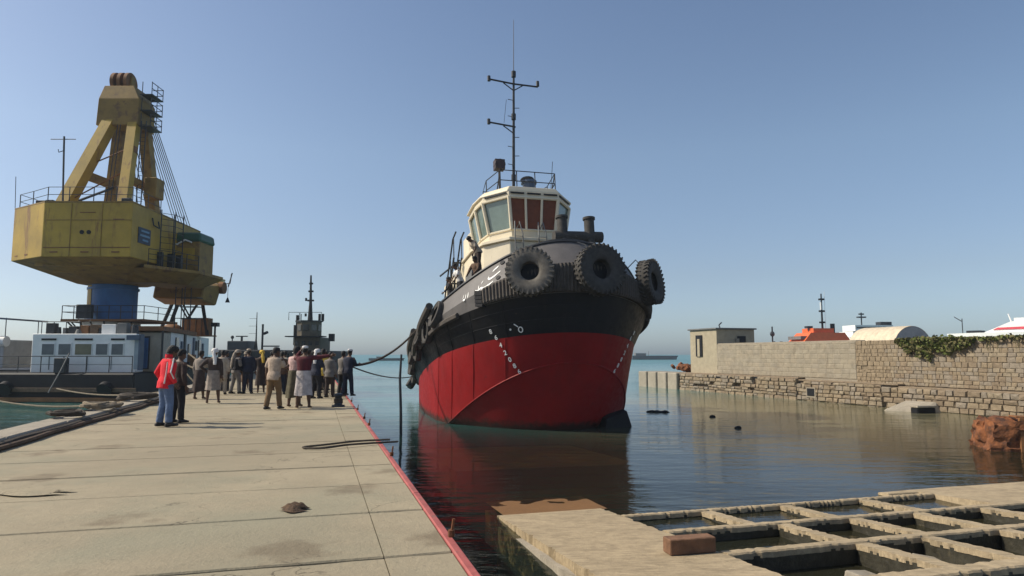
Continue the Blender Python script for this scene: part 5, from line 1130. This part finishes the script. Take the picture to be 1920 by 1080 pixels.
def person(label, loc, yaw, h=1.7, arms=('down', 'down'), lean=0, bow=0, turn=0, stride=.06, spread=.10, upper=None, lower='trousers', lowmat=None, head='hair', headmat=None, sleeve='long', skin=0, vest=None, coat=0, hem=.34, vox=.021, stripe=None, build=1.0, group=None, parent=None, shoes=True, kneel=0):
    e = empty('person', loc, (0, 0, yaw)); e.scale = (h/1.72,)*3; tag(e, label, 'person', group)
    sk = SKIN[skin]; X, Y, Z = Vector((1, 0, 0)), Vector((0, 1, 0)), Vector((0, 0, 1))
    hipz = .92
    Lm = Matrix.Rotation(-R(lean), 3, 'X')
    def up_(v): v = Vector(v); d_ = v-Vector((0, 0, hipz)); return Lm @ d_+Vector((0, 0, hipz))
    UX, UY, UZ = Lm @ X, Lm @ Y, Lm @ Z
    def tring(z, rx, ry, yo=0, g=0): return ell(up_((0, yo, z)), (rx+g)*build, (ry+g)*build, UX, UY, 16, .85)
    torso = [(.80, .125, .10, -.01), (.86, .165, .125, -.015), (.94, .17, .125, -.015), (1.05, .148, .105, 0), (1.18, .16, .115, 0), (1.30, .178, .12, .0), (1.38, .175, .105, -.01), (1.435, .135, .075, -.015), (1.47, .065, .06, -.01)]
    body = MB().loft([tring(z, rx, ry, yo) for z, rx, ry, yo in torso])
    neck0, neck1 = up_((0, -.01, 1.44)), up_((0, .005, 1.56)); body.cyl(neck0, neck1, .055, .05, n=10)
    # head, turned and bowed on the neck
    Hm = Lm @ Matrix.Rotation(R(turn), 3, 'Z') @ Matrix.Rotation(-R(bow), 3, 'X'); hp = up_((0, .005, 1.53))
    def hd(v): return hp+Hm @ Vector(v)
    hrings = []
    for z, rx, ry, yo in ((-.035, .035, .04, .045), (-.015, .052, .065, .035), (.03, .066, .088, .018), (.08, .072, .098, .008), (.13, .071, .096, .0), (.165, .058, .078, -.005), (.19, .03, .04, -.005)):
        hrings.append([hd((rx*math.cos(t), yo+ry*math.sin(t), z)) for t in [2*math.pi*i/14 for i in range(14)]])
    body.loft(hrings)
    ex = MB()       # face, ears, fingers: joined to the body surface after it is fused
    ex.cyl(hd((0, .10, .075)), hd((0, .128, .035)), .010, .017, n=6)
    for s in (-1, 1):
        ex.sphere(hd((s*.073, -.005, .06)), (.012, .022, .034), 8, 6)
    body.sphere(hd((0, .100, -.002)), (.025, .012, .008), 8, 6)
    # legs
    feet = []
    legs = []
    for s in (-1, 1):
        fy = stride*s; hip_ = Vector((s*.092, 0, .90)); kn = Vector((s*(spread*.95), fy*.55+.03+(kneel*.3), .49-kneel*.1)); an = Vector((s*spread*1.15, fy, .085))
        legs.append((s, hip_, kn, an))
        body.tube([hip_, hip_.lerp(kn, .5), kn, kn.lerp(an, .3)+Vector((0, -.02, 0)), an], [.098, .083, .058, .062, .04], 12)
        ft = [an+Vector((0, -.055, -.03)), an+Vector((0, .0, -.035)), an+Vector((s*.012, .10, -.055)), an+Vector((s*.018, .165, -.062))]
        body.tube(ft, [.036, .042, .034, .022], 10); feet.append((s, an))
    # arms and hands
    armp = []
    for s, ps in ((-1, arms[0]), (1, arms[1])):
        eo, wo = ARMS[ps]; sh = Vector((s*.185*build, -.01, 1.40)); S_ = up_(sh)
        E_ = S_+Lm @ Vector((s*eo[0], eo[1], eo[2])); W_ = S_+Lm @ Vector((s*wo[0], wo[1], wo[2]))
        armp.append((s, S_, E_, W_))
        body.tube([S_, S_.lerp(E_, .5), E_, E_.lerp(W_, .35), W_], [.062, .052, .042, .042, .028], 10)
        d_ = (W_-E_).normalized(); sd_ = d_.cross(UZ if abs(d_.dot(UZ)) < .9 else UY).normalized(); nn = d_.cross(sd_)
        pc = W_+d_*.05; body.tube([W_, W_+d_*.03, W_+d_*.085], [.028, .04, .036], 8)
        for k, (o_, ln) in enumerate(((-.030, .062), (-.010, .075), (.010, .07), (.030, .055))):
            a = W_+d_*.082+nn*o_; q1 = a+d_*ln*.55+sd_*.006*s; q2 = q1+d_*ln*.35+sd_*.022*s; ex.tube([a-d_*.02, q1, q2], [.0105, .0095, .0075], 6)
        a = W_+d_*.03+nn*-.032; ex.tube([a, a+d_*.03-nn*.025, a+d_*.06-nn*.03], [.012, .011, .008], 6)
    bo = remesh_obj(body, 'body', sk, e, vox, ex)
    # eyes
    for s in (-1, 1): MB().sphere(hd((s*.03, .094, .078)), (.011, .008, .007), 6, 4).build('eye', SHOE, e)
    # shirt
    if upper is not None:
        c = MB(); zlo = .80 if not coat else .86-coat
        tr_ = [(z, rx, ry, yo) for z, rx, ry, yo in torso if z > .85 and z < 1.46]
        wrapd = lower == 'wrap'
        rings = [tring(.96 if wrapd else zlo, .15 if wrapd else .168+coat*.1, .105 if wrapd else .13+coat*.1, -.01, .018)]+[tring(z, rx, ry, yo, .022 if z < 1.4 else .012) for z, rx, ry, yo in tr_ if not wrapd or z > 1]
        c.loft(rings)
        for s, S_, E_, W_ in armp:
            if sleeve == 'long': c.tube([S_-Lm @ Vector((s*.04, 0, 0)), S_.lerp(E_, .5), E_, E_.lerp(W_, .5), E_.lerp(W_, .92)], [.078, .07, .06, .054, .048], 10)
            elif sleeve == 'short': c.tube([S_-Lm @ Vector((s*.04, 0, 0)), S_.lerp(E_, .5), S_.lerp(E_, .88)], [.078, .074, .07], 10)
        if vest is None or sleeve != 'none': remesh_obj(c, 'jacket' if stripe else 'shirt', upper, e, vox*1.05, None, 3)
        if vest is not None:
            v_ = MB().loft([tring(.92, .17, .125, -.01, .036)]+[tring(z, rx, ry, yo, .038) for z, rx, ry, yo in tr_ if z > .93 and z < 1.40]); remesh_obj(v_, 'vest', vest, e, vox*1.1, None, 3)
        if stripe:
            for s, S_, E_, W_ in armp[1:]:
                out = (Lm @ Vector((s*.9, -.35, .25))).normalized()
                MB().tube([S_+out*.062+UZ*.03, S_.lerp(E_, .5)+out*.069, E_+out*.058, E_.lerp(W_, .6)+out*.052], .016, 6).build('sleeve_stripe', stripe, e)
            MB().tube([up_((.135, -.10, 1.36)), up_((.16, -.105, 1.15)), up_((.165, -.118, .9))], .015, 6).build('side_stripe', stripe, e)
            MB().loft([ell(up_((0, -.02, 1.45)), .085, .08, UX, UY), ell(up_((0, -.03, 1.53)), .08, .075, UX, UY)]).build('collar', upper, e, smooth=True)
    # lower clothing
    if lower == 'trousers':
        c = MB().loft([ell(Vector((0, -.012, z)), rx*build, ry*build, X, Y, 14) for z, rx, ry in ((.78, .15, .12), (.86, .185, .142), (.95, .182, .14), (1.02, .165, .122))])
        for s, hip_, kn, an in legs: c.tube([hip_-Z*.02, hip_.lerp(kn, .5), kn, kn.lerp(an, .5)-Y*.012, an+Z*.0-Y*.005], [.112, .098, .08, .077, .076], 12)
        remesh_obj(c, 'trousers', lowmat, e, vox*1.05, None, 3)
    elif lower == 'wrap':
        rr = random.Random(int(abs(loc[0])*100)); rings = []; n = 40; phs = [rr.uniform(0, 6) for _ in range(3)]
        for z, k in ((1.045, .0), (1.0, .12), (.85, .3), (.65, .55), (.45, .9), (hem, 1.0), (hem+.012, .97)):
            rings.append([Vector(((.178+.05*k*min(1, spread*9)+.016*k*math.sin(5*t+phs[0])+.010*k*math.sin(9*t+phs[1]))*build*math.cos(t), -.01+(.138+.05*k+stride*.5*k+.016*k*math.sin(6*t+phs[2]))*build*math.sin(t), z+.012*k*math.sin(3*t+phs[1]))) for t in [2*math.pi*i/n for i in range(n)]])
        MB().loft(rings, caps=False).build('wrap_skirt', lowmat, e, smooth=True, angle=80)
        pass
    if shoes:
        for s, an in feet:
            MB().loft([[an+Vector((s*.006+rx*math.cos(t), y_+.0*math.sin(t), z_+rz*math.sin(t))) for t in [2*math.pi*i/10 for i in range(10)]] for y_, rx, z_, rz in ((-.09, .03, -.045, .028), (-.05, .047, -.035, .048), (.04, .048, -.035, .048), (.12, .047, -.052, .032), (.19, .03, -.06, .022))]).build('shoe', SHOE, e, smooth=True)
    # head covering
    def cap(name, mt_, g, zlo, back, zt=.205):
        rings = []
        for i in range(7):
            a = i/6; z = zlo+(zt-zlo)*math.sin(a*math.pi/2); k = (.84, .95, 1., .95, .8, .52, .06)[i]
            rings.append([hd(((.073+g)*k*math.cos(t), -.004-back+(.100+g)*k*math.sin(t), z-.055*(1-a)*max(0, -math.sin(t))*(1 if back else 0)+.03*(1-a)*max(0, math.sin(t)))) for t in [2*math.pi*j/16 for j in range(16)]])
        cm = MB().loft(rings)
        if name == 'hair': cm.v = [tuple(Vector(v)+noise.noise_vector(Vector(v)*22)*.008) for v in cm.v]
        cm.build(name, mt_, e, smooth=True, angle=80)
    if head == 'hair': cap('hair', HAIR, .010, .05, .012)
    elif head == 'bushy': cap('hair', HAIR, .017, .03, .014, .214)
    elif head == 'cap': cap('hair', HAIR, .008, .07, .01, .18); cap('skullcap', headmat, .014, .12, .0, .215)
    elif head in ('scarf', 'drape'):
        cap('hair', HAIR, .008, .06, .012, .18); cap('headscarf', headmat, .024, .095, .004, .225)
        MB().tube([hd((.09*math.cos(t), .0+.115*math.sin(t), .115+.015*math.sin(2*t))) for t in [2*math.pi*j/14 for j in range(15)]], .026, 7).build('scarf_roll', headmat, e, smooth=True)
        tail = [hd((.03, -.11, .13)), hd((.03, -.13, .03)), up_((.05, -.15, 1.42)), up_((.06, -.165, 1.22))]
        if head == 'drape': tail = [hd((0, -.1, .16)), hd((-.02, -.135, .02)), up_((-.04, -.16, 1.38)), up_((-.06, -.18, 1.1)), up_((-.06, -.17, .98))]
        MB().tube(tail, [.03, .05, .06, .045, .03][:len(tail)], 8).build('scarf_tail', headmat, e, smooth=True)
    return e
C = cloth
RED = C('red', (.62, .018, .03), var=.1); WHT = C('white', (.62, .60, .57), var=.08); JEAN = C('jean', (.10, .145, .24)); DKB = C('dark_brown', (.045, .03, .025)); BEI = C('beige', (.36, .30, .23)); GRB = C('grey_beige', (.24, .20, .165))
NAVY = C('navy', (.017, .02, .036)); BLK = C('black', (.015, .014, .016)); MAR = C('maroon', (.075, .012, .018)); LGR = C('light_grey', (.40, .36, .35)); TAN = C('tan_check', (.36, .28, .21), scale=14, var=.3); KHA = C('khaki', (.155, .095, .045))
PNK = C('pale_pink', (.50, .34, .31)); OLV = C('olive', (.075, .065, .038)); YLW = C('yellow', (.62, .42, .06)); GRN = C('faded_green', (.13, .19, .11)); GRY = C('grey', (.16, .145, .13)); BRN = C('brown', (.10, .058, .035)); ORG = C('orange', (.65, .22, .02)); CRM = C('cream', (.55, .48, .36))
def at_deck(x, y): return (x, y, DZ+.008)
PP = R(0)
person('man in red jacket with white stripes and blue jeans, head bowed', at_deck(-7.5, 15.05), R(-38), 1.74, ('pocket', 'pocket'), 6, 28, 0, .05, .09, RED, 'trousers', JEAN, 'bushy', stripe=WHT, vox=.016, coat=.06)
person('man in dark clothes standing close behind the red jacket', at_deck(-7.62, 15.85), R(-30), 1.66, ('down', 'down'), 3, 15, 0, .04, .09, DKB, 'trousers', BLK, 'hair', vox=.018)
person('man in white headscarf and knee length grey wrap, hand on hip', at_deck(-9.55, 22.2), R(8), 1.72, ('hip', 'down'), 2, 0, -10, .05, .14, DKB, 'wrap', GRB, 'scarf', WHT, shoes=False, hem=.42)
person('man in long dark brown wrap left of the white headscarf', at_deck(-10.9, 24.2), R(-15), 1.68, ('down', 'fwd'), 3, 5, 0, .08, .10, GRB, 'wrap', DKB, 'hair', shoes=False, hem=.28)
person('man in beige shirt and beige trousers, back turned', at_deck(-11.25, 26.9), R(10), 1.72, ('down', 'down'), 2, 0, 10, .05, .10, BEI, 'trousers', BEI, 'hair', coat=.25)
person('man with long pale scarf draped from head and dark vest', at_deck(-11.0, 27.6), R(-40), 1.72, ('down', 'fold'), 4, 5, 0, .12, .10, GRY, 'trousers', GRY, 'drape', BEI, vest=BLK)
person('man dressed all in navy with a pale skullcap', at_deck(-10.55, 27.7), R(5), 1.76, ('down', 'down'), 1, 0, 15, .04, .11, NAVY, 'trousers', NAVY, 'cap', BEI, build=1.08)
person('man in dark brown shirt with a yellow scarf', at_deck(-10.2, 28.2), R(20), 1.7, ('fold', 'down'), 2, 0, 0, .05, .10, DKB, 'wrap', DKB, 'scarf', YLW, hem=.3, shoes=False)
person('man in faded green shirt and brown wrap', at_deck(-10.1, 29.8), R(-10), 1.68, ('hip', 'fold'), 2, 0, 0, .05, .11, GRN, 'wrap', BRN, 'hair', hem=.3, shoes=False)
person('man in tan checked shirt and khaki trousers walking away', at_deck(-6.78, 19.75), R(-14), 1.75, ('down', 'fwd'), 5, 8, -20, .13, .11, TAN, 'trousers', KHA, 'hair', vox=.018, sleeve='short')
person('man in pale pink shirt and long olive wrap', at_deck(-6.5, 20.75), R(-12), 1.78, ('fwd', 'down'), 5, 5, -10, .1, .1, PNK, 'wrap', OLV, 'bushy', hem=.26, shoes=False, vox=.018)
person('man in maroon shirt and white wrap with one arm held out', at_deck(-6.05, 20.15), R(-4), 1.78, ('up', 'side'), 3, 0, 0, .04, .14, MAR, 'wrap', LGR, 'cap', WHT, hem=.36, shoes=False, vox=.018, build=1.1)
person('man in navy jacket with a white cloth on the shoulder side', at_deck(-6.95, 24.6), R(-25), 1.72, ('down', 'fold'), 2, 0, 0, .05, .10, NAVY, 'trousers', BLK, 'scarf', WHT)
person('man in bright yellow shirt and dark trousers', at_deck(-7.1, 26.0), R(-8), 1.76, ('down', 'fold'), 2, 0, 0, .05, .10, YLW, 'trousers', BLK, 'hair', coat=.12)
person('man in grey brown suit beside the yellow shirt', at_deck(-6.62, 25.2), R(-12), 1.64, ('down', 'down'), 2, 6, 0, .06, .10, GRY, 'trousers', DKB, 'hair', coat=.1)
person('man in grey shirt and black trousers behind the navy jacket', at_deck(-6.5, 26.6), R(-20), 1.68, ('fwd', 'down'), 2, 0, 0, .06, .10, GRY, 'trousers', BLK, 'hair')
person('man in dark navy jacket and white cap at the red edge', at_deck(-6.16, 26.0), R(-25), 1.74, ('fwd', 'fwd'), 7, 8, 0, .13, .10, NAVY, 'trousers', NAVY, 'cap', WHT, build=1.08)
person('man in cream shirt half hidden in the middle of the crowd', at_deck(-9.4, 28.6), R(15), 1.7, ('down', 'down'), 2, 0, 30, .05, .10, CRM, 'wrap', DKB, 'hair', hem=.3, shoes=False)
person('man in black shirt and brown wrap deep in the crowd', at_deck(-9.35, 30.6), R(-15), 1.7, ('fold', 'fold'), 2, 0, 0, .05, .10, BLK, 'wrap', BRN, 'hair', hem=.3, shoes=False)
person('man with white headscarf and brown shirt at the back', at_deck(-9.9, 31.6), R(170), 1.7, ('down', 'down'), 2, 0, 0, .05, .10, BRN, 'trousers', DKB, 'scarf', WHT)
person('man in grey shirt with folded arms by the kerb', at_deck(-12.2, 29.5), R(-30), 1.7, ('fold', 'fold'), 2, 0, 0, .05, .10, GRY, 'trousers', BLK, 'hair')
person('man in dark brown shirt and black trousers by the gangway', at_deck(-13.0, 31.2), R(-60), 1.68, ('down', 'hip'), 2, 0, 0, .05, .10, DKB, 'trousers', BLK, 'hair')
person('man in pale scarf and brown wrap near the gangway', at_deck(-12.3, 32.0), R(-160), 1.66, ('down', 'down'), 2, 0, 0, .05, .10, BLK, 'wrap', BRN, 'scarf', BEI, hem=.3, shoes=False)
person('man in maroon shirt and black trousers behind the white wrap', at_deck(-7.9, 26.8), R(-15), 1.74, ('down', 'down'), 2, 0, 0, .05, .10, MAR, 'trousers', BLK, 'hair')
person('man in brown shirt and black trousers at the far end of the crowd', at_deck(-8.5, 29.6), R(-20), 1.72, ('fwd', 'down'), 2, 0, 0, .05, .10, BRN, 'trousers', BLK, 'hair')
person('man in white shirt and grey trousers at the back of the crowd', at_deck(-8.2, 30.4), R(-12), 1.7, ('down', 'down'), 2, 0, 0, .05, .10, WHT, 'trousers', GRY, 'hair')
person('man in tan shirt and olive wrap behind the green shirt', at_deck(-10.6, 31.0), R(-8), 1.7, ('down', 'hip'), 2, 0, 0, .05, .10, TAN, 'wrap', OLV, 'hair', hem=.3, shoes=False)
person('man in black jacket with a white headscarf deep in the crowd', at_deck(-9.0, 29.3), R(-25), 1.7, ('fold', 'down'), 2, 0, 0, .05, .10, BLK, 'trousers', DKB, 'scarf', WHT)
person('man in brown jacket and navy trousers behind the tan check shirt', at_deck(-9.05, 27.2), R(10), 1.66, ('down', 'down'), 2, 4, 0, .05, .10, BRN, 'trousers', NAVY, 'hair')
person('man in dark maroon jacket with a pale skullcap left of the yellow shirt', at_deck(-7.6, 27.9), R(-18), 1.72, ('fwd', 'down'), 2, 0, 0, .05, .10, MAR, 'trousers', DKB, 'cap', CRM)
person('man in olive shirt and black trousers far down the pier', at_deck(-11.6, 33.4), R(-10), 1.7, ('down', 'down'), 2, 0, 0, .05, .10, OLV, 'trousers', BLK, 'hair')
person('man in navy shirt and grey wrap far down the pier', at_deck(-10.3, 34.2), R(15), 1.7, ('hip', 'down'), 2, 0, 0, .05, .10, NAVY, 'wrap', GRY, 'hair', hem=.3, shoes=False)
# crew on the tug (standing on its deck)
def on_tug(x, y, z): return tuple(TUG.matrix_basis @ Vector((x, y, z)))
TY = TUG.rotation_euler.z-math.pi/2
def tugz(x): return LEV['fend'][1]-.45+(0 if x > XS else (LEV['fend'][2]-LEV['fend'][1])*(XS-x)/(XS-XT))
person('man in beige shirt bending over the tug bulwark by the wheelhouse', on_tug(-.1, -2.75, 6.35), TY-R(70), 1.7, ('rail', 'hip'), 38, 30, 0, .05, .1, BEI, 'trousers', DKB, 'hair', sleeve='short')
person('man with dark hair and brown shirt behind the tug bulwark', on_tug(1.2, -3.1, 5.0), TY-R(60), 1.68, ('rail', 'rail'), 12, 10, 0, .05, .1, BRN, 'trousers', BLK, 'bushy')
person('man in white shirt leaning on the tug rail', on_tug(-1.7, -3.2, 5.45), TY-R(80), 1.68, ('rail', 'rail'), 22, 10, 0, .05, .1, WHT, 'trousers', BLK, 'hair', sleeve='short')
person('man in black shirt on the tug beside the white shirt', on_tug(-3.4, -3.3, 5.2), TY-R(90), 1.7, ('rail', 'down'), 10, 5, 0, .05, .1, BLK, 'trousers', BLK, 'hair')
person('man in orange vest at the tug rail above the mooring line', on_tug(-8.0, -3.3, 3.6), TY-R(90), 1.7, ('rail', 'rail'), 12, 5, 0, .05, .1, ORG, 'trousers', BLK, 'hair')
person('man in grey shirt on the tug forward of the orange vest', on_tug(-6.6, -3.45, 3.75), TY-R(90), 1.7, ('rail', 'rail'), 14, 5, 0, .05, .1, GRY, 'trousers', BLK, 'hair')
# raised side deck the crew stand on
MB().prism([(1.7, -2.4), (-.6, -2.4), (-4.6, -2.5), (-4.6, -3.85), (-1, -3.95), (1.5, -3.4)], 4.2, 5.0).build('side_deck', DECKGREY, TUG)
MB().prism([(-.75, -2.42), (.5, -2.42), (.5, -3.15), (-.75, -3.15)], 5.0, 6.34).build('deck_locker', GREYMET, TUG)
MB().prism([(-.8, -2.8), (-4.6, -2.8), (-4.6, -3.6), (-.8, -3.6)], 5.0, 5.2).build('side_step', DECKGREY, TUG)
# bollard by the red edge
bo_ = empty('mooring_bollard', pier_pt(16.5, .5, DZ)); bo_.scale = (.62, .62, .85); tag(bo_, 'black iron mooring bollard on the pier near the red edge', 'bollard')
MB().cyl((0, 0, .005), (0, 0, .07), .32, .3, n=18).build('base', DARKMET, bo_, smooth=True); MB().loft([[(r_*math.cos(2*math.pi*j/16), r_*math.sin(2*math.pi*j/16), z) for j in range(16)] for z, r_ in ((.07, .2), (.2, .15), (.34, .16), (.40, .23), (.46, .2), (.48, .08))]).build('post', DARKMET, bo_, smooth=True)
MB().tube([(.2*math.cos(a), .2*math.sin(a), .14+.05*a/6) for a in [i*.5 for i in range(38)]], .025, 6).build('rope_turns', ROPEDK, bo_, smooth=True)
# fuse the figures in one pass
bpy.context.view_layer.update(); dg = bpy.context.evaluated_depsgraph_get(); done = []
for o, ex in pending: done.append((o, ex, bpy.data.meshes.new_from_object(o.evaluated_get(dg))))
for o, ex, me in done:
    mt_ = o.data.materials[0]; o.modifiers.clear(); o.data = me
    if ex is not None and ex.v:
        bm = bmesh.new(); bm.from_mesh(me); em = ex.mesh('x', None, smooth=True); bm.from_mesh(em); bm.to_mesh(me); bm.free(); bpy.data.meshes.remove(em)
    me.materials.clear(); me.materials.append(mt_)
    for p_ in me.polygons: p_.use_smooth = True

# ------------------------------------------------------------------ harbour haze
hm = bpy.data.materials.new('haze_air'); hm.use_nodes = True; hn = hm.node_tree; hn.nodes.remove(hn.nodes['Principled BSDF'])
hv = hn.nodes.new('ShaderNodeVolumePrincipled'); hv.inputs['Color'].default_value = (.72, .86, .98, 1); hv.inputs['Density'].default_value = .0004; hv.inputs['Anisotropy'].default_value = .2
hn.links.new(hv.outputs[0], hn.nodes['Material Output'].inputs['Volume'])
tag(MB().box((0, 205, 11.8), (900, 530, 30)).build('haze', hm), kind='stuff')
